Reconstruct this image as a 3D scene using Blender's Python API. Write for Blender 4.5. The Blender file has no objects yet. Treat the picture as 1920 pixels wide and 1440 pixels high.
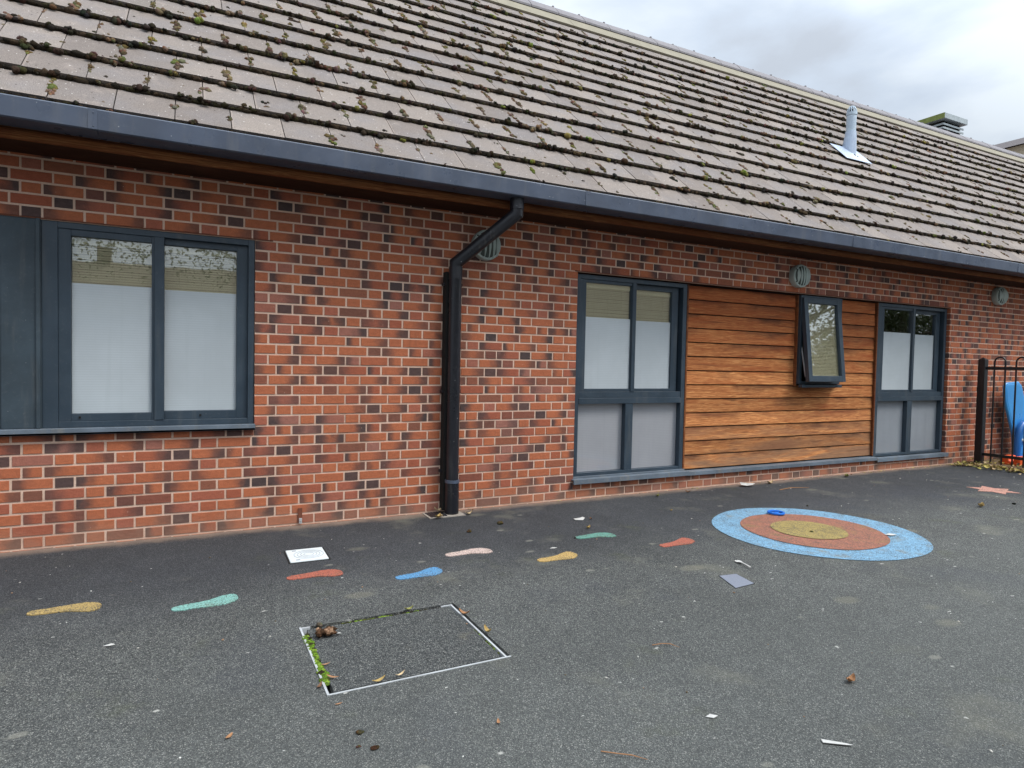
import bpy, bmesh, math, random
import numpy as np
from mathutils import Matrix, Vector, noise
R = math.radians
random.seed(7); rng = np.random.default_rng(7)
sc = bpy.context.scene
col = sc.collection

# ------------------------------------------------------------------ camera
cam = bpy.data.cameras.new('camera'); co = bpy.data.objects.new('camera', cam); col.objects.link(co)
cam.sensor_width = 36; cam.lens = 1198.1 / 1920 * 36; cam.clip_end = 2000; cam.clip_start = 0.05
co.matrix_world = (Matrix.Translation((-0.703, -4.99, 1.258)) @ Matrix.Rotation(-0.47162, 4, 'Z')
                   @ Matrix.Rotation(math.pi/2 - 0.03311, 4, 'X') @ Matrix.Rotation(0.02013, 4, 'Z'))
sc.camera = co
sc.view_settings.view_transform = 'Standard'; sc.view_settings.look = 'None'
sc.view_settings.exposure = 0.15; sc.view_settings.gamma = 1

# ------------------------------------------------------------------ world: cloudy sky + soft sun
SUN_EL, SUN_AZ = R(55), R(138)          # azimuth clockwise from +Y; the sun is to the right of and behind the camera
w = bpy.data.worlds.new('World'); sc.world = w; w.use_nodes = True
nt = w.node_tree; N = nt.nodes; L = nt.links; N.clear()
def wn(t, **k):
    n = N.new(t)
    for a, b in k.items(): setattr(n, a, b)
    return n
sky = wn('ShaderNodeTexSky', sky_type='NISHITA', sun_disc=False, sun_elevation=SUN_EL, sun_rotation=SUN_AZ)
tc = wn('ShaderNodeTexCoord')
mp = wn('ShaderNodeMapping'); mp.inputs['Scale'].default_value = (1, 1, 2.6); mp.inputs['Location'].default_value = (0.35, 0.1, 0.62)
L.new(tc.outputs['Generated'], mp.inputs['Vector'])
n1 = wn('ShaderNodeTexNoise'); n1.inputs['Scale'].default_value = 2.7; n1.inputs['Detail'].default_value = 8; n1.inputs['Roughness'].default_value = .5
n1.inputs['Distortion'].default_value = .1
L.new(mp.outputs[0], n1.inputs['Vector'])
cr = wn('ShaderNodeValToRGB'); e = cr.color_ramp
e.elements[0].position = .38; e.elements[0].color = (.58, .64, .725, 1)
e.elements[1].position = .60; e.elements[1].color = (.84, .92, 1.0, 1)
m_ = e.elements.new(.47); m_.color = (.66, .75, .87, 1)
L.new(n1.outputs['Fac'], cr.inputs['Fac'])
bg1 = wn('ShaderNodeBackground'); bg1.inputs['Strength'].default_value = .1; L.new(sky.outputs[0], bg1.inputs['Color'])
bg2 = wn('ShaderNodeBackground'); bg2.inputs['Strength'].default_value = 1.0; L.new(cr.outputs[0], bg2.inputs['Color'])
# the cloud cover is brighter around the veiled sun
sd = (math.sin(SUN_AZ)*math.cos(SUN_EL), math.cos(SUN_AZ)*math.cos(SUN_EL), math.sin(SUN_EL))
dt = wn('ShaderNodeVectorMath', operation='DOT_PRODUCT'); L.new(tc.outputs['Generated'], dt.inputs[0]); dt.inputs[1].default_value = sd
mr = wn('ShaderNodeMapRange'); mr.inputs['From Min'].default_value = .38; mr.inputs['From Max'].default_value = 1
mr.inputs['To Min'].default_value = .92; mr.inputs['To Max'].default_value = 2.3; L.new(dt.outputs['Value'], mr.inputs['Value'])
sz = wn('ShaderNodeSeparateXYZ'); L.new(tc.outputs['Generated'], sz.inputs[0])      # overcast sky: brighter overhead
mz = wn('ShaderNodeMapRange'); mz.inputs['From Min'].default_value = 0; mz.inputs['To Min'].default_value = .62; mz.inputs['To Max'].default_value = 1.72
L.new(sz.outputs[2], mz.inputs['Value'])
mm = wn('ShaderNodeMath', operation='MULTIPLY'); L.new(mr.outputs[0], mm.inputs[0]); L.new(mz.outputs[0], mm.inputs[1]); L.new(mm.outputs[0], bg2.inputs['Strength'])
mx = wn('ShaderNodeMixShader'); mx.inputs[0].default_value = .93
L.new(bg1.outputs[0], mx.inputs[1]); L.new(bg2.outputs[0], mx.inputs[2])
wo = wn('ShaderNodeOutputWorld'); L.new(mx.outputs[0], wo.inputs[0])
sl = bpy.data.lights.new('sun', 'SUN'); sl.energy = 2.4; sl.angle = R(20); sl.color = (1, .95, .88)
so = bpy.data.objects.new('sun', sl); col.objects.link(so)
so.rotation_euler = Vector(sd).to_track_quat('Z', 'Y').to_euler(); so.location = (5, -8, 12)

# ------------------------------------------------------------------ materials
def s2l(c):
    return tuple((v/255/12.92 if v/255 <= .04045 else ((v/255+.055)/1.055)**2.4) for v in c) + (1,)
class MT:
    def __init__(s, name, rough=.7, base=None, metal=0, spec=.5):
        s.m = bpy.data.materials.new(name); s.m.use_nodes = True
        s.t = s.m.node_tree; s.b = s.t.nodes['Principled BSDF']; s.b.inputs['Roughness'].default_value = rough
        s.b.inputs['Metallic'].default_value = metal; s.b.inputs['Specular IOR Level'].default_value = spec
        if base: s.b.inputs['Base Color'].default_value = base if len(base) == 4 else (*base, 1)
    def n(s, t, ins=None, **k):
        n = s.t.nodes.new(t)
        for a, b in k.items(): setattr(n, a, b)
        for a, b in (ins or {}).items():
            if hasattr(b, 'is_output') or isinstance(b, bpy.types.NodeSocket): s.t.links.new(b, n.inputs[a])
            else: n.inputs[a].default_value = b
        return n
    def link(s, a, b): s.t.links.new(a, s.b.inputs[b] if isinstance(b, str) else b)
    def obj(s): return s.n('ShaderNodeTexCoord').outputs['Object']
    def noise(s, scale, detail=3, rough=.5, vec=None, stretch=None, dist=0):
        v = vec if vec is not None else s.obj()
        if stretch: v = s.n('ShaderNodeMapping', {'Vector': v, 'Scale': stretch}).outputs[0]
        return s.n('ShaderNodeTexNoise', {'Vector': v, 'Scale': scale, 'Detail': detail, 'Roughness': rough, 'Distortion': dist}).outputs['Fac']
    def ramp(s, fac, *st, interp='LINEAR'):
        n = s.n('ShaderNodeValToRGB', {'Fac': fac}); r = n.color_ramp; r.interpolation = interp
        while len(r.elements) < len(st): r.elements.new(.5)
        for e, (p, c) in zip(r.elements, st):
            e.position = p; e.color = c if hasattr(c, '__len__') and len(c) == 4 else ((*c, 1) if hasattr(c, '__len__') else (c, c, c, 1))
        return n.outputs[0]
    def mix(s, f, a, b, mode='MIX'):
        n = s.n('ShaderNodeMix', data_type='RGBA', blend_type=mode)
        for i, v in ((0, f), (6, a), (7, b)):
            if isinstance(v, bpy.types.NodeSocket): s.t.links.new(v, n.inputs[i])
            else: n.inputs[i].default_value = v if i == 0 or len(v) == 4 else (*v, 1)
        return n.outputs[2]
    def math(s, op, a, b=0, c=0, clamp=False):
        n = s.n('ShaderNodeMath', operation=op, use_clamp=clamp)
        for i, v in enumerate((a, b, c)):
            if isinstance(v, bpy.types.NodeSocket): s.t.links.new(v, n.inputs[i])
            else: n.inputs[i].default_value = v
        return n.outputs[0]
    def smooth(s, v, a, b, ta=0, tb=1):
        return s.n('ShaderNodeMapRange', {'Value': v, 'From Min': a, 'From Max': b, 'To Min': ta, 'To Max': tb}, interpolation_type='SMOOTHSTEP').outputs[0]
    def bump(s, h, strength=.3, dist=.01, nrm=None):
        i = {'Height': h, 'Strength': strength, 'Distance': dist}
        if nrm is not None: i['Normal'] = nrm
        o = s.n('ShaderNodeBump', i).outputs[0]; s.link(o, 'Normal'); return o
    def attr(s, name, out='Color'): return s.n('ShaderNodeAttribute', attribute_name=name).outputs[out]
    def sep(s, c): return s.n('ShaderNodeSeparateXYZ', {0: c}).outputs
MAT = {}

def mk_brick():
    k = MT('brick', .82, spec=.3)
    a = k.sep(k.attr('bk')); al = k.attr('bk', 'Alpha')
    uv = k.n('ShaderNodeUVMap', uv_map='UVMap').outputs[0]; u = k.sep(uv)[0]
    o = k.obj()
    wob = k.math('MULTIPLY', k.math('SUBTRACT', k.noise(14, 2, vec=o), .5), .55)
    uu = k.math('ADD', u, wob)
    base = k.ramp(al, (0, s2l((176, 102, 70))), (.3, s2l((184, 108, 74))), (.55, s2l((162, 90, 66))), (.8, s2l((168, 98, 76))), (1, s2l((156, 106, 92))))
    dl = k.math('MULTIPLY', k.smooth(uu, .62, .1), a[0]); dr = k.math('MULTIPLY', k.smooth(uu, .38, .9), a[1])
    dk = k.math('MAXIMUM', k.math('MAXIMUM', dl, dr), a[2], clamp=True)
    darkc = k.mix(k.noise(30, 2, vec=o), s2l((64, 56, 57)), s2l((92, 74, 70)))
    c = k.mix(dk, base, darkc)
    fine = k.noise(240, 3, .7, vec=o, stretch=(1, 1, .6))
    c = k.mix(.75, c, k.ramp(fine, (.3, .72), (.7, 1.2)), 'MULTIPLY')
    c = k.mix(.6, c, k.ramp(k.noise(26, 4, .6, vec=o, stretch=(1, 1, 1.8)), (.3, .78), (.7, 1.16)), 'MULTIPLY')
    # lime bloom patches and small pale chips
    bl = k.smooth(k.noise(3.2, 5, .65, vec=o), .62, .78, 0, .28)
    c = k.mix(bl, c, s2l((196, 160, 142)))
    v = k.n('ShaderNodeTexVoronoi', {'Vector': o, 'Scale': 38.0}); 
    chip = k.math('MULTIPLY', k.smooth(v.outputs['Distance'], .1, .05), k.math('GREATER_THAN', k.sep(v.outputs['Color'])[0], .94))
    c = k.mix(chip, c, s2l((215, 190, 172)))
    strk = k.noise(1, 4, .6, vec=o, stretch=(9, 1, .9))
    c = k.mix(k.smooth(strk, .56, .72, 0, .35), c, k.mix(.5, c, s2l((70, 52, 44))))
    zz = k.math('ADD', k.sep(o)[2], k.math('MULTIPLY', k.math('SUBTRACT', k.noise(5, 4, .7, vec=o), .5), .35))
    c = k.mix(k.smooth(zz, .20, .0, 0, .4), c, s2l((150, 122, 104)))
    k.link(c, 'Base Color')
    k.bump(k.math('ADD', fine, k.math('MULTIPLY', k.noise(60, 3, vec=o), 1.5)), .5, .003)
    return k.m
def mk_mortar():
    k = MT('mortar', .95, spec=.2); o = k.obj()
    c = k.mix(k.noise(9, 4, vec=o), s2l((206, 172, 150)), s2l((230, 200, 180)))
    c = k.mix(.6, c, k.ramp(k.noise(300, 3, .7, vec=o), (.3, .7), (.7, 1.2)), 'MULTIPLY')
    c = k.mix(k.smooth(k.noise(2.1, 4, vec=o), .5, .7, 0, .35), c, s2l((150, 118, 100)))
    k.link(c, 'Base Color'); k.bump(k.noise(200, 3, vec=o), .6, .004)
    return k.m
def mk_tile():
    k = MT('roof_tile', .9, spec=.25); o = k.obj(); t = k.sep(k.attr('tk'))
    c = k.mix(t[0], s2l((116, 107, 101)), s2l((136, 126, 118)))
    c = k.mix(k.smooth(k.noise(2.6, 4, vec=o), .4, .7, 0, .5), c, s2l((122, 118, 119)))
    c = k.mix(k.smooth(k.noise(7, 5, .65, vec=o), .52, .75, 0, .55), c, s2l((150, 138, 129)))
    c = k.mix(.8, c, k.ramp(k.noise(170, 3, .8, vec=o), (.28, .5), (.5, .97), (.7, 1.7)), 'MULTIPLY')
    v = k.n('ShaderNodeTexVoronoi', {'Vector': o, 'Scale': 46.0})
    wsp = k.math('MULTIPLY', k.smooth(v.outputs['Distance'], .2, .1), k.math('GREATER_THAN', k.sep(v.outputs['Color'])[1], .86))
    c = k.mix(wsp, c, s2l((226, 222, 216)))
    v2 = k.n('ShaderNodeTexVoronoi', {'Vector': o, 'Scale': 21.0})
    bsp = k.math('MULTIPLY', k.smooth(v2.outputs['Distance'], .14, .08), k.math('GREATER_THAN', k.sep(v2.outputs['Color'])[2], .8))
    c = k.mix(bsp, c, s2l((62, 55, 48)))
    # pale weathered rim along the joints
    c = k.mix(k.math('MULTIPLY', t[1], .8), c, s2l((152, 138, 128)))
    k.link(c, 'Base Color'); k.bump(k.noise(170, 3, .8, vec=o), .7, .004)
    return k.m
def mk_moss():
    k = MT('moss', 1, spec=.1); o = k.obj()
    c = k.mix(.85, k.attr('mk'), k.ramp(k.noise(190, 2, .7, vec=o), (.3, .35), (.7, 1.6)), 'MULTIPLY')
    k.link(c, 'Base Color'); k.bump(k.noise(260, 2, .8, vec=o), 1, .006)
    return k.m
def asphalt_nodes(k, o):
    v = k.n('ShaderNodeTexVoronoi', {'Vector': o, 'Scale': 300.0})
    r = k.sep(v.outputs['Color'])[0]
    g = k.ramp(r, (0, s2l((44, 45, 46))), (.4, s2l((68, 70, 70))), (.72, s2l((92, 94, 91))), (.92, s2l((120, 121, 116))), (1, s2l((164, 162, 154))))
    v3 = k.n('ShaderNodeTexVoronoi', {'Vector': o, 'Scale': 150.0})
    g = k.mix(.55, g, k.ramp(k.sep(v3.outputs['Color'])[1], (0, .7), (.6, 1.02), (1, 1.45)), 'MULTIPLY')
    return g, v.outputs['Distance']
def mk_ground():
    k = MT('asphalt', .9, spec=.25); o = k.obj()
    g, d = asphalt_nodes(k, o)
    xyz = k.sep(o)
    # wall strip darkened, part damp stain, part shade painted in; paler further out
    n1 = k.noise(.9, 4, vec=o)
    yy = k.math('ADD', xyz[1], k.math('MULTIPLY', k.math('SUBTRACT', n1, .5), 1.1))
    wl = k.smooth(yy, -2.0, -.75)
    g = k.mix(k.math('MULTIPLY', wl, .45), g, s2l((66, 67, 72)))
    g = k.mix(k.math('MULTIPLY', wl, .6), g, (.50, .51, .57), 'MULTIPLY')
    pt = k.noise(.55, 5, .6, vec=o, dist=.6)
    g = k.mix(.75, g, k.ramp(pt, (.3, .74), (.7, 1.18)), 'MULTIPLY')
    g = k.mix(.6, g, k.ramp(k.noise(4.5, 5, .65, vec=o), (.3, .82), (.7, 1.2)), 'MULTIPLY')
    g = k.mix(k.smooth(yy, -1.6, -3.4, 0, .30), g, s2l((112, 114, 110)))
    g = k.mix(k.smooth(k.noise(1.7, 5, .6, vec=o), .56, .74, 0, .42), g, s2l((128, 126, 112)))
    g = k.mix(k.smooth(k.noise(.8, 4, .6, vec=k.n('ShaderNodeMapping', {'Vector': o, 'Location': (7, 3, 0)}).outputs[0]), .55, .75, 0, .3), g, s2l((60, 64, 76)))
    g = k.mix(k.smooth(k.noise(2.3, 4, .6, vec=k.n('ShaderNodeMapping', {'Vector': o, 'Location': (1, 13, 0)}).outputs[0]), .6, .74, 0, .35), g, s2l((84, 88, 62)))
    # sandy grit collected at the foot of the wall
    yb = k.math('ADD', xyz[1], k.math('MULTIPLY', k.math('SUBTRACT', k.noise(4, 5, .7, vec=o), .5), .22))
    g = k.mix(k.smooth(yb, -.16, .0, 0, .75), g, k.mix(k.noise(160, 2, .8, vec=o), s2l((100, 86, 76)), s2l((186, 160, 140))))
    # bird droppings / chewing-gum spots: pale blots of their own shape
    vec = k.n('ShaderNodeMapping', {'Vector': o, 'Rotation': (0, 0, .5), 'Scale': (1, 1.7, 1)}).outputs[0]
    wv = k.n('ShaderNodeVectorMath', {0: vec, 1: k.n('ShaderNodeVectorMath', {0: k.n('ShaderNodeTexNoise', {'Vector': o, 'Scale': 30.0}).outputs['Color'], 'Scale': .045}, operation='SCALE').outputs[0]}, operation='ADD').outputs[0]
    for sc_, th, rad, colr, f in ((3.1, .62, .13, (150, 148, 136), .45), (7.5, .90, .12, (190, 188, 180), .8), (17, .955, .13, (212, 210, 202), .9), (2.0, .82, .22, (132, 128, 112), .35)):
        vv = k.n('ShaderNodeTexVoronoi', {'Vector': wv, 'Scale': float(sc_)})
        m = k.math('MULTIPLY', k.smooth(vv.outputs['Distance'], rad, rad*.45, 0, f), k.math('GREATER_THAN', k.sep(vv.outputs['Color'])[0], th))
        g = k.mix(m, g, s2l(colr))
    k.link(g, 'Base Color'); k.bump(d, .9, .004)
    return k.m
def mk_infill():
    k = MT('manhole_infill', .9, spec=.25); o = k.obj(); g, d = asphalt_nodes(k, o)
    g = k.mix(.2, g, (.5, .52, .58), 'MULTIPLY')
    g = k.mix(k.smooth(k.noise(5, 5, .6, vec=o), .6, .75, 0, .4), g, s2l((110, 104, 88)))
    k.link(g, 'Base Color'); k.bump(d, .9, .004); return k.m
def mk_paint(name, c, dirt=.25):
    k = MT(name, .85, spec=.3); o = k.obj()
    v = k.n('ShaderNodeTexVoronoi', {'Vector': o, 'Scale': 210.0}); r = k.sep(v.outputs['Color'])[0]
    base = k.mix(.85, s2l(c), k.ramp(r, (0, .55), (.5, .95), (.9, 1.25), (1, 1.6)), 'MULTIPLY')
    wear = k.math('MULTIPLY', k.smooth(k.noise(6, 5, .7, vec=o), .5, .72), dirt*2.2)
    base = k.mix(wear, base, s2l((128, 112, 70)))
    wn_ = k.smooth(k.noise(9, 5, .7, vec=o), .38, .68)
    th = k.math('SUBTRACT', .93, k.math('MULTIPLY', wn_, .12+dirt*.75))
    chip = k.math('MULTIPLY', k.math('GREATER_THAN', k.sep(v.outputs['Color'])[1], th), .85)
    base = k.mix(chip, base, s2l((74, 72, 69)))
    k.link(base, 'Base Color'); k.bump(v.outputs['Distance'], .8, .003); return k.m
def mk_wood(name, tone=1.0, dark=.5, grey=.0):
    k = MT(name, .8, spec=.2); o = k.obj(); t = k.sep(k.attr('tk'))
    ov = k.n('ShaderNodeVectorMath', {0: o, 1: k.n('ShaderNodeVectorMath', {0: k.attr('tk'), 'Scale': 17.0}, operation='SCALE').outputs[0]}, operation='ADD').outputs[0]
    grain = k.noise(1, 5, .6, vec=ov, stretch=(3.2, 20, 120), dist=2.2)
    big = k.noise(1, 3, .6, vec=ov, stretch=(1.1, 2, 9), dist=.6)
    c = k.ramp(grain, (.30, s2l((104*tone, 58*tone, 34*tone))), (.5, s2l((168*tone, 106*tone, 62*tone))), (.68, s2l((212*tone, 156*tone, 100*tone))))
    c = k.mix(k.smooth(big, .45, .75, 0, .75), c, s2l((134*tone, 66*tone, 34*tone)))
    # redder top boards, partly painted eave shade; silvered lower boards (attribute per board)
    c = k.mix(t[1], c, s2l((128*tone, 60*tone, 30*tone)), 'MIX')
    c = k.mix(k.math('MULTIPLY', t[2], k.smooth(big, .3, .6)), c, s2l((128, 104, 82)))
    # black weather staining creeping down from the lap of every board
    u = k.sep(k.n('ShaderNodeUVMap', uv_map='UVMap').outputs[0])[1]
    st = k.math('ADD', u, k.math('MULTIPLY', k.math('SUBTRACT', k.noise(1, 4, .6, vec=ov, stretch=(2.2, 2, 6)), .5), 1.3))
    gate = k.smooth(k.noise(1, 3, .6, vec=ov, stretch=(.8, 1, 1.2)), .42, .62)
    c = k.mix(k.math('MULTIPLY', k.smooth(st, .30, 1.0, 0, dark*1.25, ), gate), c, s2l((66, 40, 32)))
    c = k.mix(k.smooth(st, .93, 1.15, 0, dark), c, s2l((50, 34, 28)))
    c = k.mix(k.math('MULTIPLY', k.smooth(k.noise(1, 2, .5, vec=ov, stretch=(1.6, 2, 30)), .60, .72), .5), c, s2l((96, 56, 38)))
    c = k.mix(.5, c, k.ramp(k.sep(k.attr('tk'))[0], (0, .62), (1, 1.28)), 'MULTIPLY')
    c = k.mix(.5, c, k.ramp(k.noise(1, 3, .7, vec=ov, stretch=(10, 60, 260)), (.3, .6), (.7, 1.3)), 'MULTIPLY')
    k.link(c, 'Base Color'); k.bump(grain, .35, .004)
    return k.m
def mk_metal(name, c, rough=.42, dust=.25, spec=.5, var=.25, metal=0, spots=.3):
    k = MT(name, rough, spec=spec, metal=metal); o = k.obj()
    b = k.mix(k.smooth(k.noise(3, 5, .6, vec=o), .35, .7, 0, var), s2l(c), s2l(tuple(min(255, v*1.35+8) for v in c)))
    b = k.mix(k.smooth(k.noise(40, 4, .7, vec=o), .55, .8, 0, dust), b, s2l((150, 148, 142)))
    v = k.n('ShaderNodeTexVoronoi', {'Vector': o, 'Scale': 33.0})
    sp = k.math('MULTIPLY', k.smooth(v.outputs['Distance'], .1, .05, 0, spots*2), k.math('GREATER_THAN', k.sep(v.outputs['Color'])[0], .9))
    b = k.mix(sp, b, s2l((190, 190, 190)))
    b = k.mix(k.smooth(k.noise(1, 4, .6, vec=o, stretch=(14, 14, 1.5)), .52, .75, 0, dust*1.2), b, s2l((128, 124, 116)))
    k.link(b, 'Base Color'); k.link(k.smooth(k.noise(7, 4, vec=o), .3, .7, rough-.08, rough+.12), 'Roughness')
    k.bump(k.noise(60, 2, vec=o), .05, .002)
    return k.m
def mk_film(name, c):
    k = MT(name, .5, spec=.4); o = k.obj(); z = k.sep(o)[2]
    wv = k.math('SINE', k.math('MULTIPLY', z, 2*math.pi/.0165))
    b = k.mix(k.smooth(wv, -.2, 1, 0, .32), s2l(c), s2l(tuple(v*.87 for v in c)))
    b = k.mix(k.smooth(k.noise(1.6, 4, .6, vec=o), .3, .7, 0, .6), b, s2l(tuple(v*.90 for v in c)))
    b = k.mix(k.smooth(k.noise(1, 3, .6, vec=o, stretch=(26, 1, 1.2)), .52, .72, 0, .22), b, s2l(tuple(v*.90 for v in c)))
    k.link(b, 'Base Color')
    k.b.inputs['Coat Weight'].default_value = 1; k.b.inputs['Coat Roughness'].default_value = .03
    return k.m
def mk_glass():
    k = MT('glass'); t = k.t; t.nodes.remove(k.b)
    out = [n for n in t.nodes if n.type == 'OUTPUT_MATERIAL'][0]
    tr = k.n('ShaderNodeBsdfTransparent', {'Color': (.97, .97, .93, 1)})
    gl = k.n('ShaderNodeBsdfAnisotropic', {'Color': (.95, .97, 1, 1), 'Roughness': .012})
    ge = k.n('ShaderNodeNewGeometry')
    cs_ = k.math('ABSOLUTE', k.n('ShaderNodeVectorMath', {0: ge.outputs['Incoming'], 1: ge.outputs['Normal']}, operation='DOT_PRODUCT').outputs['Value'])
    f = k.math('ADD', k.math('MULTIPLY', k.math('POWER', k.math('SUBTRACT', 1.0, cs_, clamp=True), 3.0), .8), .13, clamp=True)
    k.t.links.new(k.n('ShaderNodeBump', {'Height': k.noise(2.2, 2), 'Strength': .04, 'Distance': .02}).outputs[0], gl.inputs['Normal'])
    m = k.n('ShaderNodeMixShader', {0: f, 1: tr.outputs[0], 2: gl.outputs[0]})
    t.links.new(m.outputs[0], out.inputs[0]); return k.m
def mk_plain(name, c, rough=.7, var=.3, scale=20, spec=.4, bump=.2):
    k = MT(name, rough, spec=spec); o = k.obj()
    b = k.mix(k.noise(scale, 4, .6, vec=o), s2l(tuple(v*(1-var*.5) for v in c)), s2l(tuple(min(255, v*(1+var*.4)) for v in c)))
    k.link(b, 'Base Color'); k.bump(k.noise(scale*4, 3, vec=o), bump, .003); return k.m
def mk_leafy(name, c1, c2):
    k = MT(name, .6, spec=.3)
    k.link(k.mix(k.noise(3, 3), s2l(c1), s2l(c2)), 'Base Color'); return k.m
def mk_litter():
    k = MT('litter', .8, spec=.2); c = k.mix(.5, k.attr('mk'), k.ramp(k.noise(60, 3, .7), (.3, .5), (.7, 1.4)), 'MULTIPLY')
    k.link(c, 'Base Color'); return k.m
def mk_plainbrick():
    k = MT('distant_brick', .9); o = k.obj()
    b = k.n('ShaderNodeTexBrick', {'Vector': k.n('ShaderNodeMapping', {'Vector': o, 'Rotation': (R(90), 0, 0)}).outputs[0], 'Scale': 4.4, 'Color1': s2l((150, 84, 60)), 'Color2': s2l((110, 66, 54)), 'Mortar': s2l((180, 150, 130)), 'Mortar Size': .02})
    k.link(b.outputs['Color'], 'Base Color'); return k.m
for nm, f in dict(brick=mk_brick, mortar=mk_mortar, tile=mk_tile, moss=mk_moss, ground=mk_ground, infill=mk_infill, glass=mk_glass,
                  litter=mk_litter, pbrick=mk_plainbrick).items(): MAT[nm] = f()
MAT['wood'] = mk_wood('cedar_boards', 1.12, .55)
MAT['trim'] = mk_wood('timber_trim', .80, .5)
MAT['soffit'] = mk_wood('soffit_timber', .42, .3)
MAT['frame'] = mk_metal('window_frame_paint', (47, 60, 71), .4, .12, var=.2, spots=.15)
MAT['panel'] = mk_metal('grey_blue_panel', (48, 60, 68), .55, .14, var=.4, spots=.15)
MAT['sill'] = mk_metal('sill_paint', (92, 102, 112), .5, .5, var=.4, spots=1)
MAT['gutter'] = mk_metal('gutter_paint', (70, 78, 93), .34, .14, var=.3, spots=1.2)
MAT['black'] = mk_metal('black_pipe_paint', (26, 27, 33), .33, .12, spots=.5)
MAT['fence'] = mk_metal('black_fence_paint', (20, 20, 23), .4, .1, spots=.2)
MAT['film'] = mk_film('frosted_film', (186, 194, 198)); MAT['film2'] = mk_film('grey_film', (158, 159, 163))
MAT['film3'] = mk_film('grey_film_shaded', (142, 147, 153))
MAT['blind'] = mk_plain('blind_slat', (190, 185, 164), .6, .1, 8, bump=0)
MAT['room'] = mk_plain('room_wall', (120, 116, 108), .9)
MAT['lamp'] = mk_metal('cast_aluminium', (150, 160, 154), .55, .5, var=.5, spots=.4)
MAT['lens'] = mk_plain('frosted_lens', (66, 74, 68), .3, .2, 12)
MAT['vent'] = mk_metal('vent_plastic', (170, 184, 198), .4, .1, var=.25, spots=.1)
MAT['lead'] = mk_metal('lead_sheet', (160, 172, 192), .42, .3, var=.4, spots=.3)
MAT['ridgevent'] = mk_metal('louvre_grey', (150, 158, 160), .5, .2, var=.3, spots=.1)
MAT['algae'] = mk_plain('algae', (122, 132, 74), .9, .5, 9)
MAT['ridge'] = mk_plain('ridge_tile', (128, 124, 126), .9, .35, 16, bump=.5)
MAT['ridgeband'] = mk_plain('ridge_undercloak', (138, 131, 114), .9, .3, 6, bump=.3)
MAT['alu'] = mk_metal('galvanised_edge', (176, 179, 180), .45, .3, metal=.15, spots=.4)
MAT['dark'] = mk_plain('dark_matt', (30, 28, 26), .95, .5, 40)
MAT['white'] = mk_plain('white_plastic', (214, 220, 220), .5, .12, 30)
MAT['paper'] = mk_plain('white_paper', (190, 188, 183), .8, .1, 30)
MAT['greycover'] = mk_plain('grey_cover_metal', (124, 130, 142), .5, .2, 120, bump=.6)
MAT['bluetoy'] = mk_metal('sky_blue_plastic', (58, 140, 205), .35, .15, var=.2, spots=.2)
MAT['bluedeep'] = mk_metal('deep_blue_plastic', (30, 98, 168), .3, .1, var=.2, spots=.2)
MAT['bluering'] = mk_plain('blue_plastic_ring', (20, 104, 198), .35, .1, 20, bump=0)
MAT['orange'] = mk_plain('orange_plastic', (226, 92, 42), .45, .15, 20, bump=0)
MAT['rust'] = mk_plain('rusty_bracket', (112, 66, 48), .8, .5, 60)
MAT['soil'] = mk_plain('mossy_soil', (92, 76, 52), 1, .8, 60, bump=1)
MAT['concrete'] = mk_plain('concrete', (150, 142, 132), .9, .3, 40, bump=.5)
MAT['bark'] = mk_plain('bark', (84, 72, 60), .9, .4, 12)
MAT['leafg'] = mk_leafy('leaf_green', (52, 64, 34), (84, 96, 48))
MAT['farroof'] = mk_plain('brown_roof', (120, 108, 88), .9, .3, 3)
MAT['tan'] = mk_plain('buff_board', (170, 158, 134), .8, .2, 10)

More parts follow.
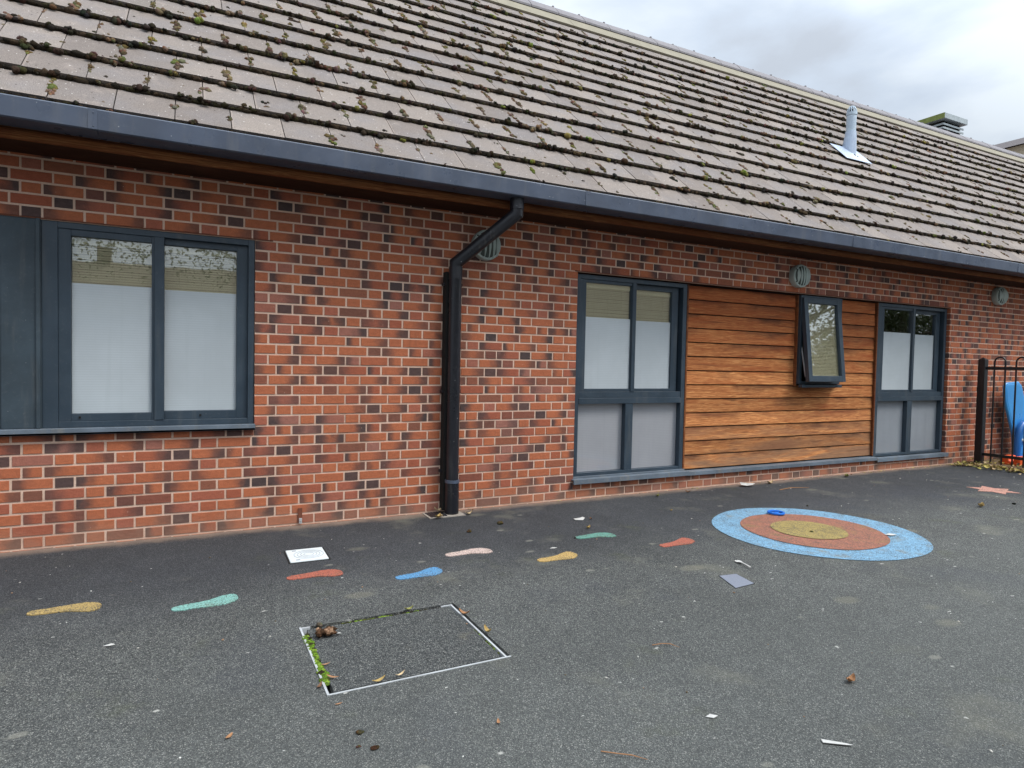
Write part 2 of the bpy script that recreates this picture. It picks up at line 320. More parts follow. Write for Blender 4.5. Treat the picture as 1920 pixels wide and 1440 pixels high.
# ------------------------------------------------------------------ mesh tools
class MB:
    def __init__(s): s.v = []; s.f = []; s.uv = None; s.at = []; s.mi = []; s.cur = 0; s.usr_uv = []
    def face(s, idx, uv=None, at=None):
        s.f.append(idx); s.usr_uv.append(uv); s.at.append(at); s.mi.append(s.cur)
    def quad(s, a, b, c, d, uv=None, at=None):
        i = len(s.v); s.v += [a, b, c, d]; s.face((i, i+1, i+2, i+3), uv, at)
    def box(s, x0, x1, y0, y1, z0, z1, at=None, M=None, uvz=False):
        P = [(x0,y0,z0),(x1,y0,z0),(x1,y1,z0),(x0,y1,z0),(x0,y0,z1),(x1,y0,z1),(x1,y1,z1),(x0,y1,z1)]
        if M is not None: P = [tuple(M @ Vector(p)) for p in P]
        i = len(s.v); s.v += P
        for q in ((0,1,5,4),(1,2,6,5),(2,3,7,6),(3,0,4,7),(4,5,6,7),(3,2,1,0)):
            s.face(tuple(i+j for j in q), [(0,0),(1,0),(1,1),(0,1)] if uvz else None, at)
    def tube(s, pts, r, n=12, caps=True, at=None):
        pts = [Vector(p) for p in pts]; rs = r if hasattr(r, '__len__') else [r]*len(pts)
        t0 = (pts[1]-pts[0]).normalized(); up = Vector((0,0,1)) if abs(t0.z) < .9 else Vector((0,1,0))
        a = t0.cross(up).normalized(); rings = []
        for i, p in enumerate(pts):
            ti = (pts[i]-pts[i-1]).normalized() if i else t0
            to = (pts[i+1]-pts[i]).normalized() if i < len(pts)-1 else ti
            t = (ti+to).normalized(); a = (a - t*a.dot(t)).normalized(); b = t.cross(a)
            k = 1/max(.5, t.dot(ti)); 
            # widen in the bend plane so that mitres keep their width
            bend = (to-ti); ring = []
            bn = bend.normalized() if bend.length > 1e-4 else None
            for j in range(n):
                an = 2*math.pi*j/n; q = (a*math.cos(an)+b*math.sin(an))*rs[i]
                if bn is not None:
                    c = (bn - t*bn.dot(t)).normalized(); q = q + c*q.dot(c)*(k-1)
                ring.append(len(s.v)); s.v.append(tuple(p+q))
            rings.append(ring)
        for r0, r1 in zip(rings, rings[1:]):
            for j in range(n): s.face((r0[j], r0[(j+1)%n], r1[(j+1)%n], r1[j]), None, at)
        if caps: s.face(tuple(rings[0][::-1]), None, at); s.face(tuple(rings[-1]), None, at)
    def lathe(s, prof, c, axis='Z', n=28, at=None):
        """prof: (radius, height) list"""
        rings = []
        for r, h in prof:
            ring = []
            for j in range(n):
                a = 2*math.pi*j/n; x, y = r*math.cos(a), r*math.sin(a)
                p = (x, y, h) if axis == 'Z' else (x, -h, y)
                ring.append(len(s.v)); s.v.append((p[0]+c[0], p[1]+c[1], p[2]+c[2]))
            rings.append(ring)
        for r0, r1 in zip(rings, rings[1:]):
            for j in range(n): s.face((r0[j], r0[(j+1)%n], r1[(j+1)%n], r1[j]), None, at)
        s.face(tuple(rings[-1]), None, at); s.face(tuple(rings[0][::-1]), None, at)
    def prism(s, poly, z0, z1, at=None, M=None):
        n = len(poly); P = [(x, y, z0) for x, y in poly] + [(x, y, z1) for x, y in poly]
        if M is not None: P = [tuple(M @ Vector(p)) for p in P]
        i = len(s.v); s.v += P
        s.face(tuple(range(i+n-1, i-1, -1)), None, at); s.face(tuple(range(i+n, i+2*n)), None, at)
        for j in range(n): s.face((i+j, i+(j+1)%n, i+n+(j+1)%n, i+n+j), None, at)
    def extrude_x(s, prof, x0, x1, at=None):
        n = len(prof); i = len(s.v)
        s.v += [(x0, y, z) for y, z in prof] + [(x1, y, z) for y, z in prof]
        s.face(tuple(range(i, i+n)), None, at); s.face(tuple(range(i+2*n-1, i+n-1, -1)), None, at)
        for j in range(n): s.face((i+j, i+n+j, i+n+(j+1)%n, i+(j+1)%n), None, at)
    def build(s, name, mats, parent=None, attr=None, smooth=False, bevel=0, fix=True, origin=None):
        me = bpy.data.meshes.new(name)
        base = Vector(origin) if origin is not None else (wloc(parent) if parent else Vector((0,0,0)))
        me.from_pydata([tuple(Vector(v)-base) for v in s.v], [], s.f)
        mats = mats if isinstance(mats, (list, tuple)) else [mats]
        for m in mats: me.materials.append(m)
        if len(mats) > 1: me.polygons.foreach_set('material_index', s.mi)
        if any(u is not None for u in s.usr_uv):
            ul = me.uv_layers.new(name='UVMap'); arr = []
            for f, u in zip(s.f, s.usr_uv): arr += [c for p in (u or [(0,0)]*len(f)) for c in p]
            ul.data.foreach_set('uv', arr)
        if attr:
            ca = me.color_attributes.new(attr, 'FLOAT_COLOR', 'CORNER'); arr = []
            for f, a in zip(s.f, s.at):
                a = a or (.5, 0, 0, 1); arr += list(a)*len(f)
            ca.data.foreach_set('color', arr)
        if fix:
            bm = bmesh.new(); bm.from_mesh(me); bmesh.ops.recalc_face_normals(bm, faces=bm.faces); bm.to_mesh(me); bm.free()
        if smooth: me.polygons.foreach_set('use_smooth', [True]*len(me.polygons)); me.set_sharp_from_angle(angle=R(40))
        me.update()
        o = bpy.data.objects.new(name, me); col.objects.link(o)
        if parent: o.parent = parent; 
        if origin is not None: o.location = base - (wloc(parent) if parent else Vector((0,0,0)))
        if bevel:
            b = o.modifiers.new('bevel', 'BEVEL'); b.width = bevel; b.segments = 2; b.limit_method = 'ANGLE'
        return o
def wloc(o):
    v = Vector((0,0,0))
    while o: v += o.location; o = o.parent
    return v
def empty(name, loc, label, cat, group=None):
    o = bpy.data.objects.new(name, None); o.location = loc; col.objects.link(o); o.empty_display_size = .1
    tag(o, label, cat, group); return o
def tag(o, label, cat, group=None):
    o['label'] = label; o['category'] = cat
    if group: o['group'] = group
    return o
def struct(o, kind='structure', label=None, cat=None):
    o['kind'] = kind
    if label: o['label'] = label
    if cat: o['category'] = cat
    return o

# ------------------------------------------------------------------ ground
MH = (-.232, .541, -2.597, -1.928)       # manhole opening
gb = MB(); X0, X1, Y0, Y1 = MH; BIG = 260
xs = [-BIG, X0, X1, BIG]; ys = [-BIG, Y0, Y1, BIG]
for i in range(3):
    for j in range(3):
        if i == 1 and j == 1: continue
        gb.quad((xs[i], ys[j], 0), (xs[i+1], ys[j], 0), (xs[i+1], ys[j+1], 0), (xs[i], ys[j+1], 0))
D = -.045
gb.quad((X0,Y1,0),(X1,Y1,0),(X1,Y1,D),(X0,Y1,D)); gb.quad((X0,Y0,0),(X0,Y0,D),(X1,Y0,D),(X1,Y0,0))
gb.quad((X0,Y0,0),(X0,Y1,0),(X0,Y1,D),(X0,Y0,D)); gb.quad((X1,Y0,0),(X1,Y0,D),(X1,Y1,D),(X1,Y1,0))
gb.quad((X0,Y0,D),(X1,Y0,D),(X1,Y1,D),(X0,Y1,D))
struct(gb.build('ground', MAT['ground'], fix=False))

# ------------------------------------------------------------------ the school building
bld = empty('school_building', (3.0, 0, 0), 'long single storey red brick school building with a mossy tiled roof and timber panel', 'building')
BX0, BX1 = -9.0, 24.0
W1 = (-1.80, -.262, .735, 2.11)            # opening of the big left window
W2 = (2.50, 8.41, .14, 2.11)                # long opening: tall window, cedar panel, tall window
CH, ST, HD = .075, .215, .1025
HOLES = [(W1, .05), (W2, .09)]
bm_ = MB(); mo = MB()
def brick(x0, x1, z0, z1, dl, dr, db, r, retL=0, retR=0, y=0.0):
    bv = .0035; j = random.uniform(-.0012, .0012); y = y + j
    at = (dl, dr, db, r)
    jx = random.uniform(-.0012, .0012); jz = random.uniform(-.0008, .0008)
    if not retL: x0 += jx
    if not retR: x1 += jx
    z0 += jz; z1 += jz
    F = [(x0+bv, y, z0+bv), (x1-bv, y, z0+bv), (x1-bv, y, z1-bv), (x0+bv, y, z1-bv)]
    yb = y+.008
    Bk = [(x0, yb, z0), (x1, yb, z0), (x1, yb, z1), (x0, yb, z1)]
    i = len(bm_.v); bm_.v += F+Bk
    bm_.face((i,i+1,i+2,i+3), [(0,0),(1,0),(1,1),(0,1)], at)
    for a, b, ub, uc in ((0,1,0,1),(1,2,1,1),(2,3,1,0),(3,0,0,0)):
        bm_.face((i+a, i+4+a, i+4+b, i+b), [(ub,.5),(ub,.5),(uc,.5),(uc,.5)], at)
    for s_, xx in ((retL, x0), (retR, x1)):
        if s_: bm_.quad((xx, yb-.006, z0), (xx, s_, z0), (xx, s_, z1), (xx, yb-.006, z1), [(.3,0),(.6,0),(.6,1),(.3,1)], at)
P_ = ST+HD+.02
ztop = 2.52
nrow = 34
for j in range(-1, nrow):
    z0 = .015 + .075*j
    z1 = z0 + .065
    if z0 > ztop: break
    # rows counted so that joint 27 of the survey lies at z = 0.025
    jj = 26 - j
    off = (.16875 if jj % 2 == 0 else 0.0)
    k0 = int((BX0-off)/P_)-1
    spans = []
    for k in range(k0, int((BX1-off)/P_)+2):
        s = k*P_ + off
        spans.append((s+.005, s+.005+ST, 0)); spans.append((s+ST+.015, s+ST+.015+HD, 1))
    segs = [(BX0, BX1, 0, 0, z0, z1)]
    for (hx0, hx1, hz0, hz1), dep in HOLES:
        if z0 < hz1-.01 and z1 > hz0+.01:
            ns = []
            for a, b, la, lb, c0, c1 in segs:
                if hx0 > a and hx1 < b:
                    ns += [(a, hx0, la, dep, c0, c1), (hx1, b, dep, lb, c0, c1)]
                    if z0 < hz0-.006: ns.append((hx0, hx1, 0, 0, z0, hz0))
                else: ns.append((a, b, la, lb, c0, c1))
            segs = ns
    for a, b, la, lb, zz0, zz1 in segs:
        mo.quad((a, .0045, z0-.010), (b, .0045, z0-.010), (b, .0045, zz1), (a, .0045, zz1))
        if la: mo.quad((a+.004, .0045, z0-.01), (a+.004, .0045, zz1), (a+.004, la, zz1), (a+.004, la, z0-.01))
        if lb: mo.quad((b-.004, .0045, z0-.01), (b-.004, lb, z0-.01), (b-.004, lb, zz1), (b-.004, .0045, zz1))
        for s, e_, hd in spans:
            c0, c1 = max(s, a), min(e_, b)
            if c1-c0 < .02: continue
            r = random.random(); q = random.random(); dl = dr = db = 0
            if hd:
                if q < .13: db = random.uniform(.85, 1)
                elif q < .25: db = random.uniform(.35, .7)
                elif q < .42: dl = random.uniform(.5, 1)
            else:
                if q < .33: dl = random.uniform(.6, 1)
                elif q < .70: dr = random.uniform(.6, 1)
                elif q < .78: dl = dr = random.uniform(.5, 1)
                elif q < .83: db = random.uniform(.3, .7)
            brick(c0, c1, zz0, zz1, dl, dr, db, r*r if q > .2 else r, la if c0 == a else 0, lb if c1 == b else 0)
wall = bm_.build('brick_wall', MAT['brick'], bld, attr='bk', fix=False)
mo.build('mortar', MAT['mortar'], wall, fix=False)
# body behind the facing: side walls, back wall, floor, partition so that the rooms are enclosed
bk = MB()
bk.box(BX0, BX0+.2, .1, 7.0, 0, 2.6); bk.box(BX1-.2, BX1, .1, 7.0, 0, 2.6); bk.box(BX0, BX1, 7.0, 7.2, 0, 2.75)
for x in (BX0+.1, BX1-.1):
    i = len(bk.v); bk.v += [(x, .1, 2.6), (x, 7.0, 2.6), (x, 3.4, 6.2)]; bk.face((i, i+1, i+2))
bk.build('side_wall', MAT['pbrick'], bld)
rm = MB()
rm.box(BX0+.3, BX1-.3, 2.6, 2.65, 0, 2.5); rm.box(BX0+.3, BX1-.3, .14, 2.6, 2.44, 2.47); rm.box(BX0+.3, BX1-.3, .14, 2.6, .0, .012)
def backing(x0, x1, z0, z1): rm.box(x0, x1, .115, .13, z0, z1)
backing(BX0, W1[0], 0, 2.5); backing(W1[1]+.0, W2[0], 0, 2.5); backing(W2[1], BX1, 0, 2.5)
backing(W1[0], W1[1], 0, W1[2]); backing(W1[0], W1[1], W1[3], 2.5); backing(W2[0], W2[1], W2[3], 2.5); backing(W2[0], W2[1], 0, W2[2])
backing(3.87, 5.52, .14, 2.1); backing(6.2, 6.9, .14, 2.1); backing(5.52, 6.2, .14, 1.07)
rm.build('room_lining', MAT['room'], bld)
# lintel undersides / cavity tray lines above the openings
li = MB(); li.box(W1[0]-.02, W1[1]+.12, -.004, .10, W1[3]-.001, W1[3]+.006); li.box(W2[0]-.03, W2[1]+.0, -.004, .11, W2[3]-.001, W2[3]+.007)
li.build('lintel', MAT['rust'], bld)

# -------------------------------------------------- windows
def frame_ring(m, x0, x1, z0, z1, w, y0, y1, wb=None, wt=None, wl=None, wr=None):
    wb = wb or w; wt = wt or w; wl = wl or w; wr = wr or w
    m.box(x0, x0+wl, y0, y1, z0, z1); m.box(x1-wr, x1, y0, y1, z0, z1)
    m.box(x0+wl, x1-wr, y0+.0006, y1, z0, z0+wb); m.box(x0+wl, x1-wr, y0+.0006, y1, z1-wt, z1)
def slats(x0, x1, z0, z1, y, pitch=.0165):
    m = MB(); z = z1-.05
    m.box(x0, x1, y-.012, y+.012, z1-.045, z1)
    while z > z0:
        w = .011; j = random.uniform(-.0008, .0008); sk = random.uniform(-.001, .001)
        i = len(m.v)
        m.v += [(x0, y-w*.5, z-w*.74+j), (x1, y-w*.5, z-w*.74+j+sk), (x1, y+w*.5, z+w*.74+j+sk), (x0, y+w*.5, z+w*.74+j)]
        m.face((i, i+1, i+2, i+3)); z -= pitch
    n = 3 if x1-x0 > .3 else 2
    for k in range(n):
        x = x0+(x1-x0)*(.2+.6*k/(n-1)); m.box(x-.0012, x+.0012, y-.0165, y-.0145, z0, z1-.045)
    return m
def light(win, x0, x1, z0, z1, y, film_top=None, film=None, blind=True):
    g = MB(); g.box(x0-.006, x1+.006, y, y+.005, z0-.006, z1+.006); g.build('pane', MAT['glass'], win)
    if film_top:
        f = MB(); f.box(x0+.001, x1-.001, y-.0035, y-.0008, z0+.001, film_top); f.build('frosted_film', film or MAT['film'], win)
    if blind:
        b = slats(x0-.001, x1+.001, (film_top-.12 if film_top and film_top < z1 else z0), z1-.001, y+.022); b.build('venetian_blind', MAT['blind'], win, fix=False)

# window 1 (left): grey-blue panel, post, two lights
f = MB()
frame_ring(f, -1.525, -.264, .778, 2.11, .05, .010, .085, wb=.04, wt=.045, wl=.085, wr=.042)
frame_ring(f, -1.440, -.885, .818, 2.065, .05, .018, .075, wb=.05, wt=.042, wl=.07, wr=.03)
frame_ring(f, -.885, -.306, .818, 2.065, .05, .040, .085, wb=.058, wt=.044, wl=.045, wr=.075)
f.box(-.898, -.840, .006, .060, .8181, 2.0649)
win1 = f.build('window', MAT['frame'], bld, bevel=.0025)
light(win1, -1.370, -.898, .868, 2.023, .045, 1.722)
light(win1, -.840, -.381, .876, 2.021, .066, 1.715)
s_ = MB(); s_.box(-2.2, -.258, -.045, .04, .737, .752); s_.box(-2.2, -.258, -.045, -.038, .737, .777); s_.box(-2.2, -.258, -.038, .09, .762, .777)
s_.build('sill', MAT['sill'], win1, bevel=.002)
h = MB()
h.box(-1.33, -1.318, .012, .0175, .838, .85); h.build('drain_slot', MAT['dark'], win1)
h = MB(); h.box(-.62, -.608, .034, .0395, .838, .85); h.build('drain_slot', MAT['dark'], win1)
pnl = MB(); pnl.box(-1.735, -1.5255, .004, .09, .778, 2.11)
pnl.box(-1.553, -1.530, -.012, .0035, .778, 2.11)
pnl.box(-1.80, -1.736, .035, .09, .778, 2.11)
pnl.build('side_panel', MAT['panel'], win1, bevel=.003)

# window 2 (tall)
def tall(x0, x1, z0, z1, g, zt, zb, filmz, lower_film):
    f = MB(); y = .065-.03
    frame_ring(f, x0, x1, z0, z1, .045, y, .125, wt=.04, wb=.03, wl=.055, wr=.05)
    f.box(x0+.055, x1-.05, y-.003, .12, zb, zb+.055); f.box(x0+.055, x1-.05, y+.006, .12, zb+.0555, zt)
    ml = g['mull']
    f.box(ml[0], ml[1], y+.0006, .12, zt+.0005, z1-.0405)                    # upper mullion
    f.box(g['lm'][0], g['lm'][1], y+.0006, .12, z0+.0305, zb-.0005)          # lower mullion
    frame_ring(f, x0+.0555, ml[0]-.0005, zt+.001, z1-.041, .03, y+.010, .11, wb=.028, wt=.028, wl=g['ul'][0]-x0-.0555, wr=max(.006, ml[0]-g['ul'][1]))
    frame_ring(f, ml[1]+.0005, x1-.075, zt+.001, z1-.041, .03, y+.045, .12, wb=.028, wt=.05, wl=.012, wr=x1-.075-g['ur'][1])
    wn_ = f.build('window', MAT['frame'], bld, bevel=.0025)
    light(wn_, g['ul'][0], g['ul'][1], zt+.028, z1-.069, y+.03, filmz, g.get('film'), g.get('blind', True))
    light(wn_, g['ur'][0]+.01, g['ur'][1], zt+.028, z1-.091, y+.068, filmz-.006, g.get('film'), g.get('blind', True))
    light(wn_, x0+.055, g['lm'][0], z0+.03, zb, y+.060, zb-.001, lower_film, blind=False)
    light(wn_, g['lm'][1], x1-.05, z0+.03, zb, y+.061, zb-.001, lower_film, blind=False)
    return wn_
win2 = tall(2.505, 3.845, .205, 2.095, dict(ul=(2.627, 3.155), ur=(3.205, 3.69), mull=(3.160, 3.205), lm=(3.105, 3.195)), 1.0, .885, 1.705, MAT['film2'])
s_ = MB(); s_.box(2.478, 3.865, -.045, -.036, .145, .190); s_.box(2.478, 3.865, -.036, .09, .178, .190); s_.box(2.51, 3.865, .022, .10, .1905, .2045)
s_.build('sill', MAT['sill'], win2, bevel=.002)
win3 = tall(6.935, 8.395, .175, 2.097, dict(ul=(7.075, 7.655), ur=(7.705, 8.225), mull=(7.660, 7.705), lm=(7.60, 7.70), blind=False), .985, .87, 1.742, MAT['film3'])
s_ = MB(); s_.box(6.93, 8.44, -.035, -.026, .118, .166); s_.box(6.93, 8.44, -.026, .09, .153, .166)
s_.build('sill', MAT['sill'], win3, bevel=.002)

# cedar panel
cb = MB(); zb0, zb1 = .192, 2.096; nb = 13; hb = (zb1-zb0)/nb
for i in range(nb):
    z0 = zb0+i*hb; z1 = z0+hb; t = i/(nb-1)
    secs = [(3.868, 5.478), (6.228, 6.912)] if z1 > 1.09 else [(3.868, 6.912)]
    for (xa, xb) in secs:
        red = max(0, (t-.5)*1.6)*random.uniform(.6, 1); gr = max(0, .30-t)*random.uniform(2.2, 3.4)
        at = (random.random(), min(.85, red), min(.75, gr), 1)
        yb = .059+random.uniform(-.0015, .0015); yt = .066+random.uniform(-.001, .001)
        P = [(yb, z0+.003), (yb-.001, z0+.007), (yt, z1-.010), (yt, z1-.008), (.078, z1-.006), (.078, z0+.002)]
        n = len(P); k = len(cb.v); cb.v += [(xa, a, b) for a, b in P]+[(xb, a, b) for a, b in P]
        vs = [(b-z0)/hb for a, b in P]
        for q in range(n):
            r_ = (q+1) % n
            cb.face((k+q, k+n+q, k+n+r_, k+r_), [(0, vs[q]), (1, vs[q]), (1, vs[r_]), (0, vs[r_])], at)
        cb.face(tuple(range(k, k+n)), [(0, .5)]*n, at); cb.face(tuple(range(k+2*n-1, k+n-1, -1)), [(0, .5)]*n, at)
clad = cb.build('timber_cladding', MAT['wood'], bld, attr='tk')
for a, b, z0, z1 in ((3.847, 3.866, .192, 2.096), (6.914, 6.933, .192, 2.096), (5.480, 5.496, 1.06, 2.096), (6.206, 6.226, 1.06, 2.096)):
    tr = MB(); tr.box(a, b, .03, .085, z0, z1, at=(random.random(), .5, 0, 1), uvz=True); tr.build('edge_trim', MAT['trim'], clad, attr='tk')
bk2 = MB(); bk2.box(3.86, 6.92, .079, .09, .17, 1.06); bk2.box(3.86, 5.49, .079, .09, 1.0601, 2.1); bk2.box(6.21, 6.92, .079, .09, 1.0601, 2.1)
bk2.build('backing', MAT['dark'], clad)
cs = MB(); cs.box(3.868, 6.928, -.032, -.024, .140, .180); cs.box(3.868, 6.928, -.024, .079, .168, .180)
cs.build('base_sill', MAT['sill'], clad, bevel=.002)

# small top-hung open window in the panel
f = MB(); frame_ring(f, 5.498, 6.204, 1.085, 2.092, .045, .0, .12, wt=.05, wb=.03)
win4 = f.build('window', MAT['frame'], bld, bevel=.0025)
ang = math.atan2(.105, .93)
HM = Matrix.Translation((0, .004, 2.060)) @ Matrix.Rotation(-ang, 4, 'X')   # local z runs up the sash, 0 at the hinge
def sbx(m, x0, x1, y0, y1, z0, z1): m.box(x0, x1, y0, y1, z0, z1, M=HM)
sa = MB(); sx0, sx1, hz = 5.510, 6.135, -.955
for a in ((sx0, sx0+.062, -.03, .02, hz, 0), (sx1-.062, sx1, -.03, .02, hz, 0), (sx0+.062, sx1-.062, -.0294, .02, hz, hz+.068), (sx0+.062, sx1-.062, -.0294, .02, -.058, 0)): sbx(sa, *a)
sash = sa.build('open_sash', MAT['frame'], win4, bevel=.003)
g = MB(); sbx(g, sx0+.056, sx1-.056, -.008, -.003, hz+.062, -.052); g.build('pane', MAT['glass'], win4)
b = MB(); z = -.085; sbx(b, sx0+.05, sx1-.05, .004, .028, -.085, -.05)
while z > hz+.07:
    i = len(b.v); b.v += [tuple(HM @ Vector(p)) for p in ((sx0+.05, .010, z-.009), (sx1-.05, .010, z-.009+random.uniform(-.001,.001)), (sx1-.05, .019, z+.0075), (sx0+.05, .019, z+.0075))]
    b.face((i, i+1, i+2, i+3)); z -= .0165
b.build('venetian_blind', MAT['blind'], win4, fix=False)
for xa in (5.535, 6.110):
    a_ = MB(); a_.tube([(xa, .03, 1.62), (xa, -.060, 1.17)], .008, 8); a_.build('stay_arm', MAT['alu'], win4)
s_ = MB(); s_.box(5.495, 6.175, -.055, .0, 1.045, 1.078); s_.build('sill', MAT['frame'], win4, bevel=.003)
# -------------------------------------------------- eaves: soffit, fascia, gutter
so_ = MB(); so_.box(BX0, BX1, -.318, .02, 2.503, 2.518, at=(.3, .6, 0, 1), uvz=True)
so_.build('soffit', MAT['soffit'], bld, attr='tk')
fa = MB()
xx = BX0
while xx < BX1:
    x2 = min(BX1, xx+3.6); r_ = random.random()
    fa.box(xx+.001, x2-.001, -.345, -.3185, 2.497, 2.543, at=(r_, .25, 0, 1), uvz=True)
    fa.box(xx+.001, x2-.001, -.335, -.3185, 2.547, 2.556, at=(r_, .5, 0, 1), uvz=True)
    fa.box(xx+.001, x2-.001, -.345, -.3185, 2.560, 2.60, at=(random.random(), .15, 0, 1), uvz=True)
    fa.box(xx+.001, x2-.001, -.335, -.3185, 2.60, 2.72, at=(random.random(), .15, 0, 1), uvz=True)
    xx = x2
fa.build('fascia', MAT['trim'], bld, attr='tk')
gu = MB()
gp = [(a_, b_-.013) for a_, b_ in [(-.345, 2.700), (-.345, 2.578), (-.350, 2.573), (-.520, 2.573), (-.528, 2.580), (-.532, 2.690), (-.528, 2.696), (-.512, 2.696), (-.512, 2.688), (-.524, 2.686), (-.520, 2.586), (-.352, 2.584), (-.350, 2.70)]]
seams = [BX0, -6.7, -3.9, -1.17, 2.26, 5.65, 8.95, 12.3, 15.6, 18.9, BX1]
for a, b2 in zip(seams, seams[1:]): gu.extrude_x(gp, a+.0012, b2-.0012)
gut = gu.build('gutter', MAT['gutter'], bld)
for x in seams[1:-1]:
    gj = MB()
    gj.extrude_x([(-.5335, 2.565), (-.5335, 2.680), (-.5325, 2.680), (-.5285, 2.568)], x-.045, x+.002)
    for z in (2.582, 2.659): gj.lathe([(.0045, 0), (.004, .002), (.002, .003)], (x-.018, -.5335, z), 'Y', 8)
    gj.build('gutter_joint', MAT['gutter'], gut)

# downpipe
dp = MB()
dp.tube([(1.632, -.435, 2.572), (1.630, -.435, 2.44), (1.252, -.105, 2.06), (1.252, -.105, .28)], .052, 24)
pipe = dp.build('downpipe', MAT['black'], bld, smooth=True)
for pa, pb, r_ in (((1.632, -.435, 2.573), (1.631, -.435, 2.475), .056), ((1.252, -.105, 2.03), (1.252, -.105, 1.93), .0555), ((1.252, -.105, .285), (1.252, -.105, .012), .058)):
    cl = MB(); cl.tube([pa, pb], r_, 24); cl.build('pipe_socket', MAT['black'], pipe, smooth=True)
cl = MB(); cl.tube([(1.252, -.105, .287), (1.252, -.105, .262)], .0605, 24); cl.build('collar', MAT['gutter'], pipe, smooth=True)
br = MB(); br.box(1.183, 1.25, -.075, -.003, .03, 1.99); br.build('pipe_dark_strip', MAT['dark'], pipe)  # flat dark strip on the wall along the left of the pipe
for z in (1.88, 1.0, .34):
    br = MB(); br.box(1.17, 1.335, -.05, -.004, z, z+.022); br.build('pipe_bracket', MAT['black'], pipe)

# -------------------------------------------------- roof
PITCH = R(45); EY, EZ = -.45, 2.728
es = Vector((0, math.cos(PITCH), math.sin(PITCH))); en = Vector((0, -math.sin(PITCH), math.cos(PITCH)))
def RP(x, s, n): 
    q = Vector((x, EY, EZ)) + es*s + en*n; return tuple(q)
GA, TW, NC = .338, .3255, 14
rt = MB()
for k in range(NC):
    off = (TW/2 if k % 2 else 0)+.205
    i0 = int((BX0-off)/TW); i1 = int((BX1-off)/TW)
    for i in range(i0, i1+1):
        x0 = off+i*TW+.0025+random.uniform(-.001, .001); x1 = x0+TW-.006
        x0 = max(x0, BX0-.1); x1 = min(x1, BX1+.1)
        a = k*GA+random.uniform(-.004, .004); b_ = (k+1)*GA+.03
        n0 = 0+random.uniform(-.002, .002); n1 = -.040+random.uniform(-.001, .001)
        th = .035; t1 = random.random(); sk = random.uniform(-.003, .003)
        # top surface split so that a weathered paler rim can run round each tile
        rim = .016
        A = [(x0, a, n0), (x1, a+sk, n0), (x1, b_, n1), (x0, b_, n1)]
        def lerp(u, v_):
            s0 = a+(b_-a)*v_; return (x0+(x1-x0)*u, s0, n0+(n1-n0)*v_)
        us = [0, .035, .965, 1]; vs = [0, .03, 1]
        base = len(rt.v)
        for v_ in vs:
            for u in us: rt.v.append(RP(*lerp(u, v_)))
        for vi in range(2):
            for ui in range(3):
                q = base+vi*4+ui
                edge = (ui != 1 or vi == 0) and random.random() < .7
                rt.face((q, q+1, q+5, q+4), None, (t1, .55*random.random() if edge else 0, 0, 1))
        c = len(rt.v)
        rt.v += [RP(x0, a, n0-th), RP(x1, a+sk, n0-th), RP(x1, b_, n1-th+.01), RP(x0, b_, n1-th+.01)]
        t3 = base+3; b0 = base+8; b3 = base+11
        rt.face((c, c+1, t3, base), None, (0, 0, 0, 1)); rt.face((c+1, c+2, b3, t3), None, (0, 0, 0, 1))
        rt.face((c+3, c, base, b0), None, (0, 0, 0, 1))
dk = MB()
roof = rt.build('roof', MAT['tile'], bld, attr='tk', fix=False)
SR = NC*GA
def slope_box(m, x0, x1, s0, s1, n0, n1, back=False):
    P = [RP(x, s, n) for x in (x0, x1) for s in (s0, s1) for n in (n0, n1)]
    i = len(m.v); m.v += P
    for q in ((0,1,3,2),(4,6,7,5),(0,4,5,1),(2,3,7,6),(1,5,7,3),(0,2,6,4)): m.face(tuple(i+j for j in q))
slope_box(dk, BX0-.1, BX1+.1, .03, SR+.4, -.12, -.085); 
dk.build('roof_deck', MAT['dark'], roof)
ub = MB(); x = BX0
while x < BX1:
    slope_box(ub, x+.002, x+1.198, SR-.01, SR+.30, -.03, -.004); x += 1.2
ub.build('top_course_strip', MAT['ridgeband'], roof)
RY, RZ = RP(0, SR+.52, 0)[1:]
rc = MB(); x = BX0
while x < BX1:
    j = random.uniform(-.004, .004)
    prof = []
    for t in (-1, -.72, -.35, 0, .35, .72, 1):
        prof.append((RY+t*.185, RZ+.022-abs(t)**1.3*.172+j))
    inner = [(y, z-.028) for y, z in prof[::-1]]
    rc.extrude_x([(y, z) for y, z in prof]+inner, x+.004, x+.446)
    for yo in (-.185*.5,): rc.box(x-.015, x+.012, RY-.02, RY+.02, RZ-.01, RZ+.022+random.uniform(0, .010))
    x += .45
rc.build('ridge_tiles', MAT['ridge'], roof)
bs = MB()
bs.v += [(BX0-.1, RY+.02, RZ-.09), (BX1+.1, RY+.02, RZ-.09), (BX1+.1, RY+4.0, RZ-4.05), (BX0-.1, RY+4.0, RZ-4.05),
         (BX0-.1, RY+.02, RZ-.19), (BX1+.1, RY+.02, RZ-.19), (BX1+.1, RY+3.9, RZ-4.09), (BX0-.1, RY+3.9, RZ-4.09)]
for q in ((0,1,2,3),(7,6,5,4),(0,4,5,1),(2,6,7,3),(1,5,6,2),(0,3,7,4)): bs.face(q)
bs.build('back_slope', MAT['ridge'], roof)

